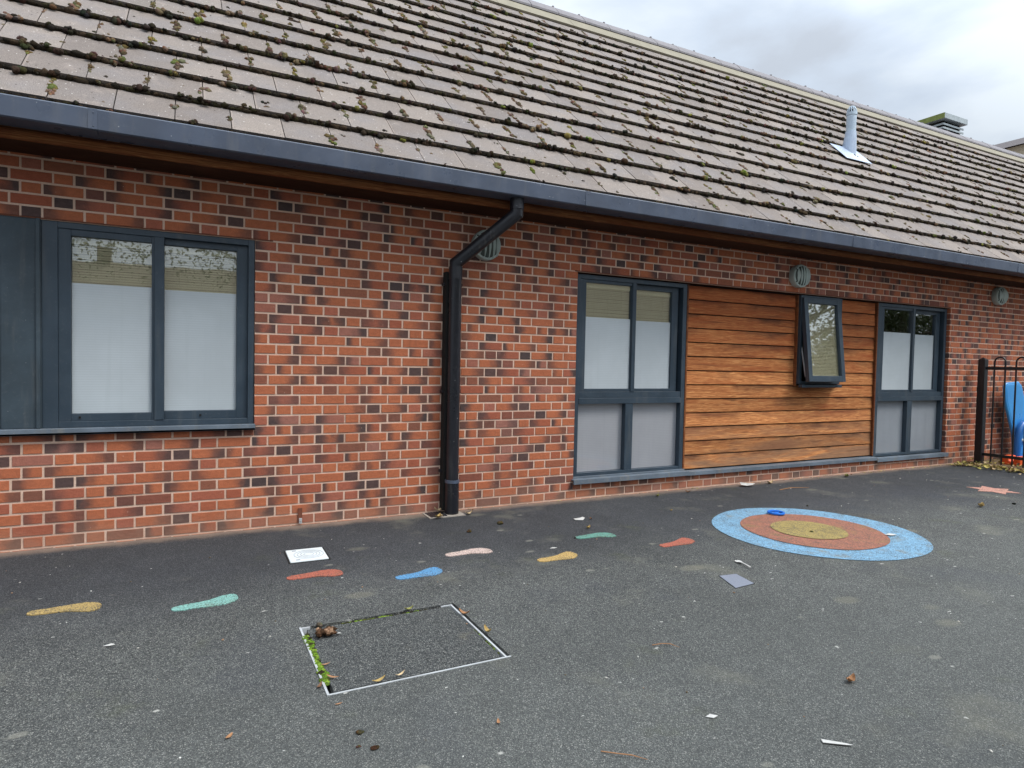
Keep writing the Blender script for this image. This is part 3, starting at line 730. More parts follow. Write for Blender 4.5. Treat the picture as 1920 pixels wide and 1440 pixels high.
# moss
def ico(sub):
    b = bmesh.new(); bmesh.ops.create_icosphere(b, subdivisions=sub, radius=1)
    v = np.array([x.co[:] for x in b.verts]); f = np.array([[q.index for q in t.verts] for t in b.faces]); b.free(); return v, f
ICO = {1: ico(1), 2: ico(2), 3: ico(3)}
def blobs(name, items, mat, parent=None, frame=None, sub=1, origin=None, rough=.25):
    """items: (centre xyz, radii xyz in local frame, colour, rotation)"""
    V, F = ICO[sub]; n = len(items); nv = len(V)
    C = np.array([i[0] for i in items], float); Rr = np.array([i[1] for i in items], float)
    an = np.array([i[3] for i in items], float); colr = np.array([i[2] for i in items], float)
    P = np.repeat(V[None], n, 0)
    ph = rng.uniform(0, 6.28, (n, 1)); d = 1+rough*(np.sin(P[:, :, 0]*5+ph)*np.cos(P[:, :, 1]*4.3+ph*1.7)+.6*np.sin(P[:, :, 2]*7+ph*.6)) + rng.normal(0, rough*.28, (n, nv))
    P = P*d[:, :, None]*Rr[:, None, :]
    c, s_ = np.cos(an)[:, None], np.sin(an)[:, None]
    x = P[:, :, 0]*c-P[:, :, 1]*s_; y = P[:, :, 0]*s_+P[:, :, 1]*c; z = P[:, :, 2]
    fr = np.array(frame if frame is not None else np.eye(3))
    Q = x[..., None]*fr[0]+y[..., None]*fr[1]+z[..., None]*fr[2]+C[:, None, :]
    base = np.array(origin if origin is not None else (wloc(parent) if parent else (0, 0, 0)))
    Q = (Q-base).reshape(-1, 3)
    FF = (F[None]+(np.arange(n)*nv)[:, None, None]).reshape(-1, 3)
    me = bpy.data.meshes.new(name); me.vertices.add(len(Q)); me.vertices.foreach_set('co', Q.ravel())
    me.loops.add(FF.size); me.loops.foreach_set('vertex_index', FF.ravel().astype(np.int32))
    me.polygons.add(len(FF)); me.polygons.foreach_set('loop_start', np.arange(0, FF.size, 3, dtype=np.int32))
    me.polygons.foreach_set('use_smooth', np.ones(len(FF), bool))
    me.update(calc_edges=True)
    ca = me.color_attributes.new('mk', 'FLOAT_COLOR', 'POINT')
    cc = np.concatenate([np.repeat(colr, nv, 0), np.ones((n*nv, 1))], 1); ca.data.foreach_set('color', cc.ravel())
    me.materials.append(mat); o = bpy.data.objects.new(name, me); col.objects.link(o)
    if parent: o.parent = parent
    if origin is not None: o.location = origin
    return o
FR = [(1, 0, 0), tuple(es), tuple(en)]
def lc(c): return s2l(c)[:3]
DK = [lc((52, 45, 36)), lc((60, 52, 42)), lc((46, 42, 36)), lc((72, 60, 48)), lc((58, 54, 38))]
TP = [lc((108, 92, 72)), lc((94, 78, 60)), lc((120, 102, 82)), lc((88, 78, 52)), lc((98, 92, 54)), lc((112, 100, 82)), lc((84, 72, 56))]
GR = [lc((116, 120, 60)), lc((98, 98, 52)), lc((120, 108, 62)), lc((92, 86, 54))]
it = []; big = []
MX0, MX1 = -5.5, 20
for k in range(0, NC):
    s0 = k*GA
    x = MX0
    while x < MX1:
        dens = .55+.45*noise.noise(Vector((x*.9, k*3.1, 0)))
        step = random.uniform(.018, .038)
        r = random.uniform(.014, .025)*(1 if k else .7)*(.75+.5*max(0, dens))
        it.append((RP(x, s0-.004+random.uniform(-.006, .006), -.026+random.uniform(-.006, .008)), (r*random.uniform(1.1, 2.0), r*.7, r*random.uniform(.8, 1.15)), random.choice(DK), 0))
        if random.random() < (.16+.14*dens)*(1 if k else .35):
            r = random.uniform(.014, .034)*(1 if k else .7)
            big.append((RP(x, s0+random.uniform(-.03, .012), -.008+random.uniform(-.012, .006)), (r*random.uniform(.8, 1.4), r*random.uniform(.8, 1.2), r*random.uniform(.6, .95)), random.choice(DK+TP[:2] if random.random() < .94 else GR), random.uniform(0, 3)))
        x += step
    off = (TW/2 if k % 2 else 0)+.205
    for i in range(int((MX0-off)/TW), int((MX1-off)/TW)+1):
        xj = off+i*TW; q = random.random(); near = max(.25, 1-abs(xj-1)/9)
        if q < .42+.45*near:
            s = s0+random.uniform(.12, .30); n_ = random.randint(1, 8 if near > .5 else 4); grn = random.random() < .16
            for m_i in range(n_):
                r = random.uniform(.010, .030)*(.65+.5*near)
                cc = random.choice(GR if grn and random.random() < .6 else TP)
                fr_ = (s-s0)/GA
                big.append((RP(xj+random.uniform(-.012, .012), s, -.043*fr_+r*.05), (r*random.uniform(.6, 1.15), r*random.uniform(.9, 1.5), r*random.uniform(.45, .75)), cc, random.uniform(-.3, .3)))
                s -= r*random.uniform(1.3, 2.4)
                if s < s0+.02: break
        for _ in range(random.choice((0, 0, 1, 1, 2))):
            r = random.uniform(.004, .014) if random.random() < .85 else random.uniform(.02, .04)
            s = random.uniform(.03, .31)
            big.append((RP(xj+random.uniform(.02, .3), s0+s, -.043*s/GA+r*.1), (r*random.uniform(1, 1.8), r, r*.5), random.choice(TP+DK), random.uniform(0, 3)))
o = blobs('moss', it, MAT['moss'], roof, FR, 1, rough=.3); o['kind'] = 'stuff'; o['label'] = 'dark moss packed under the tile edges'
bg = []
for c, r, cc, a in big:
    m_n = 1 if max(r) < .014 else random.randint(3, 6)
    if m_n == 1: bg.append((c, r, cc, a)); continue
    for q in range(m_n):
        u, v_ = random.gauss(0, .45)*r[0], random.gauss(0, .45)*r[1]; f_ = random.uniform(.4, .75)
        cv = tuple(z*random.uniform(.75, 1.2) for z in cc)
        p_ = Vector(c)+Vector((1, 0, 0))*u+es*v_+en*random.uniform(-.2, .35)*r[2]
        bg.append((tuple(p_), (r[0]*f_, r[1]*f_, r[2]*f_*1.15), cv, a+random.uniform(-.5, .5)))
o = blobs('moss', bg, MAT['moss'], roof, FR, 2, rough=.22); o['kind'] = 'stuff'; o['label'] = 'brown and green moss cushions on the tiles'

# -------------------------------------------------- things on the building
def wall_light(x, z, label):
    t = empty('wall_light', (x, 0, z), label, 'wall light', 'round bulkhead lights on the brick wall')
    R0 = .128
    b = MB(); b.lathe([(R0*.93, -.003), (R0*.98, .012), (R0, .045), (R0*1.0, .062), (R0*.965, .074), (R0*.86, .078)], (x, 0, z), 'Y', 36)
    b.build('housing', MAT['lamp'], t, smooth=True)
    l = MB(); l.lathe([(R0*.85, .0785), (R0*.80, .085), (R0*.5, .094), (R0*.1, .098)], (x, 0, z), 'Y', 32); l.build('lens', MAT['lens'], t, smooth=True)
    for xo in (-.082, -.042, -.002, .038, .076):
        h = math.sqrt(max(0, (R0*.93)**2-xo*xo)); m = MB(); pts = []
        for q in range(9):
            u = -1+2*q/8; pts.append((x+xo+.010*(1-u*u), -(.082+.026*(1-u*u)), z+u*h))
        for w_ in (0,):
            for a, b2 in zip(pts, pts[1:]):
                i = len(m.v)
                m.v += [(a[0]-.014, a[1]+.018, a[2]), (a[0]+.014, a[1], a[2]), (b2[0]+.014, b2[1], b2[2]), (b2[0]-.014, b2[1]+.018, b2[2]),
                        (a[0]-.011, a[1]+.022, a[2]), (a[0]+.014, a[1]+.007, a[2]), (b2[0]+.014, b2[1]+.007, b2[2]), (b2[0]-.011, b2[1]+.022, b2[2])]
                for f_ in ((0,1,2,3),(4,7,6,5),(0,4,5,1),(3,2,6,7),(1,5,6,2),(0,3,7,4)): m.face(tuple(i+j for j in f_))
        m.build('louvre', MAT['lamp'], t)
    for a in (.6, 2.5, 3.8, 5.6):
        s_ = MB(); s_.lathe([(.007, .076), (.006, .081), (.003, .083)], (x+R0*.9*math.cos(a), 0, z+R0*.9*math.sin(a)), 'Y', 10); s_.build('screw', MAT['dark'], t)
wall_light(1.548, 2.245, 'round grey bulkhead light half hidden behind the slanting black downpipe')
wall_light(5.40, 2.290, 'round grey ribbed bulkhead light above the small open window')
wall_light(9.50, 2.335, 'round grey bulkhead light on the bare brick above the black railings')

v = empty('vent_pipe', (8.10, 1.30, 4.42), 'pale grey capped vent pipe standing on a lead flashing on the roof', 'vent pipe')
fl = MB(); slope_box(fl, 7.70, 8.27, 2.19, 2.60, .004, .012)
zc = RP(0, 0, 0)
fl.build('flashing', MAT['lead'], v, bevel=.004)
vx, vy = 8.10, 1.337; s_c = (vy-EY)/math.cos(PITCH); zb_ = EZ+s_c*math.sin(PITCH)
p = MB(); p.tube([(vx-.02, vy+.02, zb_-.16), (vx-.01, vy+.01, zb_+.06), (vx, vy, zb_+.22), (vx, vy, zb_+.28)], [.112, .098, .080, .074], 24); p.build('boot', MAT['lead'], v, smooth=True)
p = MB(); p.tube([(vx, vy, zb_+.26), (vx+.006, vy, 5.06)], .068, 24); p.tube([(vx+.006, vy, 5.035), (vx+.006, vy, 5.075)], .075, 24); p.build('pipe', MAT['vent'], v, smooth=True)
p = MB()
for j in range(12):
    a = 2*math.pi*j/12; c_, s2 = math.cos(a), math.sin(a); xx = vx+.006
    p.tube([(xx+.066*c_, vy+.066*s2, 5.07), (xx+.058*c_, vy+.058*s2, 5.12), (xx+.032*c_, vy+.032*s2, 5.165)], .0075, 6)
p.lathe([(.040, 5.158), (.036, 5.168), (.01, 5.172)], (vx+.006, vy, 0), 'Z', 16); p.build('cage', MAT['vent'], v)
p = MB(); p.tube([(vx+.006, vy, 5.06), (vx+.006, vy, 5.12)], .03, 12); p.build('vent_mouth', MAT['dark'], v)

v = empty('ridge_ventilator', (14.7, 3.8, 6.2), 'grey louvred ventilator box behind the roof ridge, its left side green with algae', 'ventilator')
p = MB(); p.box(14.27, 15.16, 3.5, 4.3, 6.885, 7.01); p.build('hood', MAT['ridgevent'], v, bevel=.006)
p = MB(); p.box(14.40, 15.06, 3.62, 4.2, 5.95, 6.88); p.build('core', MAT['dark'], v)
for i in range(4):
    z = 6.80-i*.085
    p = MB(); i0 = len(p.v)
    x0, x1, y0, y1 = 14.33, 15.12, 3.56, 4.24
    p.prism([(x0, y0), (x1, y0), (x1, y1), (x0, y1)], z, z+.012); p.prism([(x0, y0), (x1, y0), (x1, y0+.012), (x0, y0+.012)], z-.028, z); p.prism([(x0, y0+.0121), (x0+.012, y0+.0121), (x0+.012, y1), (x0, y1)], z-.028, z)
    p.build('louvre', MAT['ridgevent'], v)
p = MB(); p.box(14.262, 14.2695, 3.505, 4.295, 6.89, 7.006); p.build('algae_patch', MAT['algae'], v)

b2 = empty('neighbouring_wing', (40, 14, 0), 'far wing of the school with a shallow grey brown gabled roof beyond the ridge', 'building')
p = MB(); p.box(36.3, 60, 14, 30, 0, 12.6); p.build('wall', MAT['pbrick'], b2)
p = MB()
for (ya, yb) in ((13.4, 30.6),):
    i = len(p.v); p.v += [(34.5, ya, 12.40), (48.0, ya, 16.6), (61.5, ya, 12.40), (34.5, yb, 12.40), (48.0, yb, 16.6), (61.5, yb, 12.40),
                          (34.5, ya, 12.12), (48.0, ya, 16.25), (61.5, ya, 12.12), (34.5, yb, 12.12), (48.0, yb, 16.25), (61.5, yb, 12.12)]
    for q in ((0,3,4,1),(1,4,5,2),(6,7,10,9),(7,8,11,10),(0,1,7,6),(1,2,8,7),(3,9,10,4),(4,10,11,5),(0,6,9,3),(2,5,11,8)): p.face(tuple(i+j for j in q))
p.build('roof', MAT['ridge'], b2)
p = MB(); i = len(p.v); p.v += [(36.3, 13.98, 12.6), (59.7, 13.98, 12.6), (48, 13.98, 16.2)]; p.face((0, 1, 2)); p.build('gable_board', MAT['tan'], b2)

# -------------------------------------------------- fence
FX = 8.97
def post(y):
    m = MB(); m.box(FX-.043, FX+.043, y-.043, y+.043, 0, 1.43)
    i = len(m.v); m.v += [(FX-.043, y-.043, 1.43), (FX+.043, y-.043, 1.43), (FX+.043, y+.043, 1.43), (FX-.043, y+.043, 1.43), (FX, y, 1.465)]
    for q in ((0,1,4),(1,2,4),(2,3,4),(3,0,4)): m.face(tuple(i+j for j in q))
    return m
fe = empty('railings', (FX, -.14, 0), 'black bow topped metal railings with a square post beside the wall', 'railings')
post(-.14).build('post', MAT['fence'], fe, bevel=.004); post(-2.76).build('post', MAT['fence'], fe, bevel=.004)
m = MB(); m.box(FX-.006, FX+.006, -2.72, -.18, 1.295, 1.335); m.build('top_rail', MAT['fence'], fe, bevel=.002)
m = MB(); m.box(FX-.006, FX+.006, -2.72, -.18, .125, .165); m.build('bottom_rail', MAT['fence'], fe, bevel=.002)
y = -.280; hoop = None
for i in range(10):
    if hoop is None:
        w_ = .128; pts = [(FX, y, .03), (FX, y, .5), (FX, y, 1.40)]
        for q in range(1, 8):
            a = math.pi*q/8; pts.append((FX, y-w_/2+w_/2*math.cos(a), 1.40+w_/2*math.sin(a)))
        pts += [(FX, y-w_, 1.40), (FX, y-w_, .5), (FX, y-w_, .03)]
        m = MB(); m.tube(pts, .0105, 10); hoop = m.build('hoop', MAT['fence'], fe, smooth=True)
    else:
        c = hoop.copy(); col.objects.link(c); c.parent = fe; c.location = hoop.location + Vector((0, -.252*i, 0))
# concrete/soil strip below the railings
m = MB(); m.box(FX-.10, FX+.9, -2.9, -.003, .0, .022)
tag(m.build('mossy_kerb', MAT['soil'], bevel=.01, origin=(FX, -1.4, 0)), 'low strip of mossy soil and concrete under the black railings', 'kerb')

# blue slide and orange block behind the railings
sl_ = empty('play_slide', (9.8, -.2, 0), 'sky blue plastic play slide leaning on the brick wall behind the railings', 'slide')
p = MB(); PM = Matrix(((1, 0, 0, 0), (0, 0, 1, 0), (0, 1, 0, 0), (0, 0, 0, 1)))
poly = [(9.52, 1.06), (9.56, 1.10), (9.86, 1.115), (9.93, 1.07), (10.10, .72), (10.16, .10), (9.86, .05), (9.80, .38), (9.56, .86)]
p.prism(poly, -.17, -.12, M=PM); p.build('chute', MAT['bluetoy'], sl_, bevel=.015)
p = MB()
rim = [(9.86, .05), (9.80, .38), (9.555, .86), (9.52, 1.06), (9.56, 1.10), (9.86, 1.115), (9.93, 1.07), (10.10, .72), (10.16, .10)]
p.tube([(a, -.145, b) for a, b in rim], .022, 10); p.build('rim', MAT['bluetoy'], sl_, smooth=True)
p = MB()
pts = [(9.72, -.24, .03), (9.73, -.24, .30), (9.76, -.24, .45), (9.83, -.24, .53), (9.93, -.24, .555), (10.15, -.24, .56), (10.24, -.24, .50), (10.26, -.24, .03)]
p.tube(pts, .045, 12); p.build('hand_rail', MAT['bluedeep'], sl_, smooth=True)
p = MB(); p.box(9.70, 10.28, -.44, -.20, .02, .10); p.build('foot', MAT['bluedeep'], sl_, bevel=.02)
p = MB(); p.tube([(9.86, -.20, .30), (10.3, -.20, .31)], .02, 8); p.build('rung', MAT['lamp'], sl_, smooth=True)
ob = empty('toy_block', (9.28, -.42, 0), 'orange plastic block with a dark notch at the foot of the blue slide', 'toy block')
p = MB(); y0, y1 = -.50, -.33
p.prism([(-.11, .022), (.11, .022), (.11, .14), (.03, .14), (.03, .09), (.012, .07), (-.012, .07), (-.03, .09), (-.03, .14), (-.11, .14)], 9.16, 9.36, M=Matrix(((0, 0, 1, 0), (1, 0, 0, -.43), (0, 1, 0, 0), (0, 0, 0, 1))))
p.build('block_body', MAT['orange'], ob, bevel=.012)
p = MB(); p.box(9.145, 9.159, -.54, -.32, .0225, .045); p.build('block_flange', MAT['orange'], ob)

# ------------------------------------------------------------------ ground markings
H1 = .004
def foot(x0, y0, x1, y1, left, colr, label):
    dx, dy = x1-x0, y1-y0; Ln = math.hypot(dx, dy); ux, uy = dx/Ln, dy/Ln; sgn = 1 if left else -1
    # outer / inner half-widths along the foot (heel -> toe)
    prof = [(0, .012, .012), (.03, .026, .024), (.1, .036, .032), (.22, .040, .034), (.36, .046, .030), (.5, .056, .030), (.62, .064, .040), (.74, .067, .055), (.84, .060, .064), (.92, .048, .064), (.97, .030, .056), (1.0, .004, .034)]
    pts = []
    for t, o_, i_ in prof: pts.append((t, o_))
    for t, o_, i_ in prof[::-1]: pts.append((t, -i_))
    # outer side is +y for the left foot
    P = []
    m = len(pts)
    for q in range(m):
        (t0, a0), (t1, a1) = pts[q], pts[(q+1) % m]
        for s in (0, .5):
            t = t0+(t1-t0)*s; a = a0+(a1-a0)*s
            jt = random.uniform(-.0025, .0025); a += jt
            P.append((x0+ux*t*Ln - uy*a*sgn, y0+uy*t*Ln + ux*a*sgn))
    c = ((x0+x1)/2, (y0+y1)/2)
    m = MB(); i = len(m.v); m.v += [(a, b, H1) for a, b in P]; m.face(tuple(range(len(P))))
    k = len(m.v); m.v += [(a, b, 0.0) for a, b in P]
    for q in range(len(P)): m.face((q, (q+1) % len(P), k+(q+1) % len(P), k+q))
    o = m.build('painted_footprint', MAT[colr], origin=(c[0], c[1], 0)); tag(o, label, 'footprint marking', 'coloured footprints painted across the playground')
MAT['p_yellow'] = mk_paint('paint_yellow', (166, 142, 90), .4); MAT['p_teal'] = mk_paint('paint_teal', (122, 168, 158), .15)
MAT['p_red'] = mk_paint('paint_red', (166, 94, 76), .15); MAT['p_blue'] = mk_paint('paint_blue', (90, 142, 182), .15)
MAT['p_pink'] = mk_paint('paint_pink', (196, 174, 164), .15); MAT['p_ring'] = mk_paint('paint_ring_blue', (116, 156, 182), .28)
MAT['p_ringred'] = mk_paint('paint_ring_red', (150, 100, 82), .3); MAT['p_disc'] = mk_paint('paint_disc_yellow', (152, 134, 82), .3)
MAT['p_star'] = mk_paint('paint_star', (190, 140, 124), .2); MAT['p_gold'] = mk_paint('paint_gold', (182, 152, 94), .2); MAT['p_teal2'] = mk_paint('paint_teal_dull', (98, 146, 132), .25)
foot(-1.385, -1.228, -1.078, -1.250, True, 'p_yellow', 'worn mustard yellow footprint, nearest the left edge of the playground')
foot(-.765, -1.452, -.458, -1.398, False, 'p_teal', 'pale turquoise footprint between the mustard and the orange red ones')
foot(-.190, -1.205, .122, -1.205, True, 'p_red', 'orange red footprint in front of the white access cover')
foot(.378, -1.450, .672, -1.405, False, 'p_blue', 'bright blue footprint just behind the big manhole')
foot(.797, -1.150, 1.118, -1.150, True, 'p_pink', 'pale pink footprint between the blue and the golden ones')
foot(1.295, -1.490, 1.600, -1.455, False, 'p_gold', 'golden yellow footprint between the pink and the dull green ones')
foot(1.81, -1.130, 2.125, -1.150, True, 'p_teal2', 'dull green footprint beside the small pale leaf')
foot(2.245, -1.540, 2.572, -1.495, False, 'p_red', 'brick red footprint closest to the round target')
def disc(name, c, r0, r1, mat, parent, z, n=96):
    m = MB(); ph = random.uniform(0, 6)
    def w(r, a): return r*(1+.006*math.sin(3*a+ph)+.004*math.sin(7*a+ph*2))
    for j in range(n):
        a, b = 2*math.pi*j/n, 2*math.pi*(j+1)/n
        m.quad((c[0]+w(r0, a)*math.cos(a), c[1]+w(r0, a)*math.sin(a), z), (c[0]+w(r1, a)*math.cos(a), c[1]+w(r1, a)*math.sin(a), z),
               (c[0]+w(r1, b)*math.cos(b), c[1]+w(r1, b)*math.sin(b), z), (c[0]+w(r0, b)*math.cos(b), c[1]+w(r0, b)*math.sin(b), z)) if r0 else None
    if not r0:
        i = len(m.v); m.v += [(c[0]+w(r1, 2*math.pi*j/n)*math.cos(2*math.pi*j/n), c[1]+w(r1, 2*math.pi*j/n)*math.sin(2*math.pi*j/n), z) for j in range(n)]; m.face(tuple(range(i, i+n)))
    return m.build(name, mat, parent, fix=False)
tg = empty('painted_target', (3.65, -1.675, 0), 'large round target of blue, red and yellow rings painted on the ground', 'target marking')
disc('blue_ring', (3.655, -1.675), .40, .765, MAT['p_ring'], tg, .004); disc('red_ring', (3.635, -1.67), .20, .525, MAT['p_ringred'], tg, .008); disc('yellow_disc', (3.605, -1.66), 0, .275, MAT['p_disc'], tg, .012)
m = MB(); cx_, cy_ = 6.99, -1.285; a0 = math.atan2(-.40, .16); P = []
for j in range(12):
    r = .235 if j % 2 == 0 else .130
    if j in (0, 6): r = .235
    a = a0+math.pi*j/6; P.append((cx_+r*math.cos(a), cy_+r*math.sin(a)))
m.prism(P, 0, H1); tag(m.build('painted_star', MAT['p_star'], origin=(cx_, cy_, 0)), 'faded pink six pointed star painted on the ground near the railings', 'star marking')

# ------------------------------------------------------------------ manhole and covers
mh = empty('manhole_cover', ((X0+X1)/2, (Y0+Y1)/2, 0), 'large square manhole with a tarmac filled lid, silver edges and mossy gaps', 'manhole')
p = MB(); nx, ny = 14, 12; g0, g1, k0, k1 = X0+.030, X1-.034, Y0+.024, Y1-.024
for i in range(nx):
    for j in range(ny):
        pass
pts = []
def edge(a, b, n):
    for q in range(n):
        t = q/n; pts.append((a[0]+(b[0]-a[0])*t+random.uniform(-.004, .004), a[1]+(b[1]-a[1])*t+random.uniform(-.004, .004)))
edge((g0, k0), (g1, k0), 24); edge((g1, k0), (g1, k1), 22); edge((g1, k1), (g0, k1), 24); edge((g0, k1), (g0, k0), 22)
p.prism(pts, -.04, -.003); p.build('infill', MAT['infill'], mh)
p = MB(); t_ = .009; XR = X1-.016
p.box(X0+.001, X0+.001+t_, Y0, Y1, -.04, .003); p.box(XR-t_, XR, Y0+t_+.0005, Y1-.014, -.04, .001); p.box(X0+.001+t_, X1-.001, Y0, Y0+t_, -.04, .002)
p.box(X1-.075, XR-t_-.0005, Y1-t_-.014, Y1-.014, -.04, .001); p.box(X0+.001+t_, X0+.05, Y1-t_-.001, Y1-.001, -.04, .001)
p.build('metal_edge', MAT['alu'], mh)
ms = []
brt = [lc((112, 142, 44)), lc((98, 128, 40)), lc((126, 150, 58)), lc((84, 104, 40))]; dkm = [lc((60, 60, 34)), lc((80, 84, 40)), lc((48, 42, 30))]
for i in range(120):       # thick bright moss along the left edge
    t = i/119; y = -2.02 - t*.47; wd = .006+.006*math.sin(t*9)
    if t > .8: wd += .006
    ms.append(((X0+.016+random.uniform(-.008, .010), y+random.uniform(-.006, .006), -.004+random.uniform(-.004, .004)), (.009+wd*.5, .009+wd*.5, .007), random.choice(brt if random.random() < .85 else dkm), 0))
for i in range(130):
    t = random.random(); side = random.random()
    c_ = random.choice(dkm if random.random() < .6 else brt)
    if side < .5: ms.append(((X0+.03+t*(X1-X0-.06), Y0+.014+random.uniform(-.006, .006), -.010), (.009, .005, .006), c_, 0))
    elif side < .85: ms.append(((X0+.2+t*.42, Y1-.010+random.uniform(-.004, .004), -.010), (.012, .005, .006), c_, 0))
    else: ms.append(((X1-.030, Y0+.05+t*.3, -.008), (.005, .009, .006), c_, 0))
o = blobs('moss', ms, MAT['moss'], mh, None, 2, rough=.18); o['kind'] = 'stuff'

wc = empty('access_cover', (-.012, -.80, 0), 'white plastic rectangular access cover with faint rings near the brick wall', 'cover')
RM = Matrix.Translation((-.012, -.80, 0)) @ Matrix.Rotation(R(-1), 4, 'Z')
p = MB(); p.box(-.117, .113, -.13, .13, -.002, .009, M=RM); p.build('plate', MAT['white'], wc, bevel=.003)
p = MB()
for r in (.03, .05, .07, .09):
    pts_ = [tuple(RM @ Vector((.01+r*math.cos(a), r*math.sin(a), .0092))) for a in np.linspace(0, 2*math.pi, 25)]
    p.tube(pts_, .0013, 5, caps=False)
for y in (-.10, .10): p.box(-.08, -.055, y-.006, y+.006, .0085, .0100, M=RM)
p.build('moulded_ring', MAT['greycover'], wc)
p = MB(); p.box(-.127, .125, -.137, .137, .0, .003, M=RM); p.build('dark_surround', MAT['dark'], wc)
gc_ = empty('small_hatch', (2.185, -2.28, 0), 'small plain grey metal hatch set askew in the tarmac by the white spoon', 'hatch')
p = MB(); q4 = [(2.085, -2.375), (2.245, -2.362), (2.277, -2.195), (2.155, -2.180)]; p.prism(q4, -.001, .005); p.build('plate', MAT['greycover'], gc_, bevel=.001)
p = MB(); cx2 = sum(a for a, b in q4)/4; cy2 = sum(b for a, b in q4)/4
p.prism([(cx2+(a-cx2)*1.06+.004, cy2+(b-cy2)*1.06+.004) for a, b in q4], 0, .002); p.build('dark_surround', MAT['dark'], gc_)
# gully by the downpipe
gy = empty('gully', (1.15, -.10, 0), 'black gully grate with caught leaves at the foot of the downpipe', 'drain')
p = MB(); p.box(1.03, 1.34, -.20, -.008, .0, .006); p.build('surround', MAT['concrete'], gy)
p = MB()
for i in range(6): p.box(1.05+i*.024, 1.065+i*.024, -.18, -.02, .0065, .012)
p.build('grate', MAT['black'], gy)
bp = empty('wall_bracket', (.065, 0, 0), 'small rusty metal strap with a pale clip at the foot of the brick wall', 'bracket')
p = MB(); p.box(.050, .080, -.010, -.0005, .02, .13); p.build('strap', MAT['rust'], bp)
p = MB(); p.box(.056, .078, -.022, -.0105, .015, .055); p.lathe([(.008, .022), (.006, .026)], (.067, 0, .036), 'Y', 10); p.build('clip', MAT['alu'], bp, bevel=.002)

# ------------------------------------------------------------------ debris, one thing each
def leaf_mesh(m, x, y, z, L_, W_, a, curl, colr, tilt=0):
    M = Matrix.Translation((x, y, z)) @ Matrix.Rotation(a, 4, 'Z') @ Matrix.Rotation(tilt, 4, 'X')
    n = 6; k = len(m.v)
    for i in range(n+1):
        t = i/n; w_ = W_*math.sin(math.pi*min(1, t*.92+.06))**.8/2; xx = (t-.5)*L_; zz = curl*(2*t-1)**2*L_*.6
        for s in (-1, 0, 1): m.v.append(tuple(M @ Vector((xx, s*w_, zz+abs(s)*curl*W_*.6+.001))))
    for i in range(n):
        for s in (0, 1):
            q = k+i*3+s; m.face((q, q+3, q+4, q+1), None, (*colr, 1))
YL = lc((172, 146, 92)); TN = lc((160, 118, 84)); BR = lc((112, 82, 60)); PL = lc((200, 176, 138)); OL = lc((136, 134, 78))
def leaf(x, y, L_, W_, a, colr, label, curl=.35, z=.003, grp='fallen leaves lying on the playground'):
    m = MB(); leaf_mesh(m, x, y, z, L_, W_, a, curl, colr); o = m.build('fallen_leaf', MAT['litter'], attr='mk', fix=False, origin=(x, y, 0)); tag(o, label, 'leaf', grp)
leaf(2.040, -.945, .045, .028, .3, YL, 'curled tan leaf just behind the dull green footprint', .6)
leaf(2.230, -.700, .034, .020, 1.4, BR, 'small brown leaf beside the torn white paper scrap')
leaf(-.573, -2.727, .034, .015, .9, TN, 'narrow tan leaf alone on the tarmac at the bottom left', .15)
leaf(5.91, -1.71, .085, .05, .2, YL, 'curled tan leaf in front of the pink star', .5)
leaf(1.682, -3.365, .060, .030, .2, TN, 'crumpled tan leaf alone on the open tarmac at the lower right', .5)
leaf(.530, -2.10, .060, .022, -.9, TN, 'tan leaf on the back part of the right manhole edge', .5, .006)
leaf(.545, -2.345, .055, .022, -1.4, YL, 'upright yellowish leaf on the middle of the right manhole edge', .6, .008)
leaf(.30, -1.93, .05, .022, .2, OL, 'olive leaf caught in the back edge of the manhole', .4, .004)
leaf(-.185, -2.47, .055, .012, -.7, TN, 'thin reddish leaf by the bright moss of the manhole', .2, .004)
leaf(-.19, -2.35, .038, .010, .1, TN, 'short reddish leaf strip on the manhole infill', .2, .004)
leaf(-.03, -2.578, .06, .018, .35, YL, 'pale yellow leaf on the front manhole edge', .3, .006)
leaf(.06, -2.565, .05, .012, .5, PL, 'narrow buff leaf further right on the front manhole edge', .3, .006)
leaf(-.205, -2.675, .028, .008, .1, TN, 'tiny tan leaf just in front of the manhole corner', .1)
leaf(-.245, -2.52, .045, .014, 1.0, BR, 'dark brown leaf at the front left corner of the manhole', .3)
leaf(.27, -3.03, .03, .012, 1.2, TN, 'tiny tan leaf on open tarmac in front of the manhole', .3)
leaf(3.335, -.20, .05, .03, .5, OL, 'olive leaf against the brick below the tall window sill', .5)
leaf(3.75, -.16, .05, .03, 2, BR, 'brown leaf close to the wall below the left end of the timber panel', .5)
leaf(1.09, -.22, .07, .04, .6, YL, 'yellow leaf at the left corner of the gully', .5, .01)
leaf(1.16, -.05, .08, .035, .1, PL, 'buff leaf leaning on the wall behind the gully', .6, .02)
leaf(1.12, -.21, .045, .035, 1.6, PL, 'pale leaf lying on the front rim of the gully', .5, .012)
leaf(1.37, -.19, .06, .03, .1, PL, 'pale leaf to the right of the downpipe foot', .5, .006)
leaf(4.95, -.12, .10, .05, .1, PL, 'large pale leaf at the wall under the right part of the timber panel', .4)
leaf(6.2, -.14, .09, .05, .6, OL, 'olive leaf at the wall left of the far tall window', .4)
leaf(3.05, -.72, .03, .02, .3, YL, 'tiny yellow leaf on the tarmac in front of the tall window', .4)

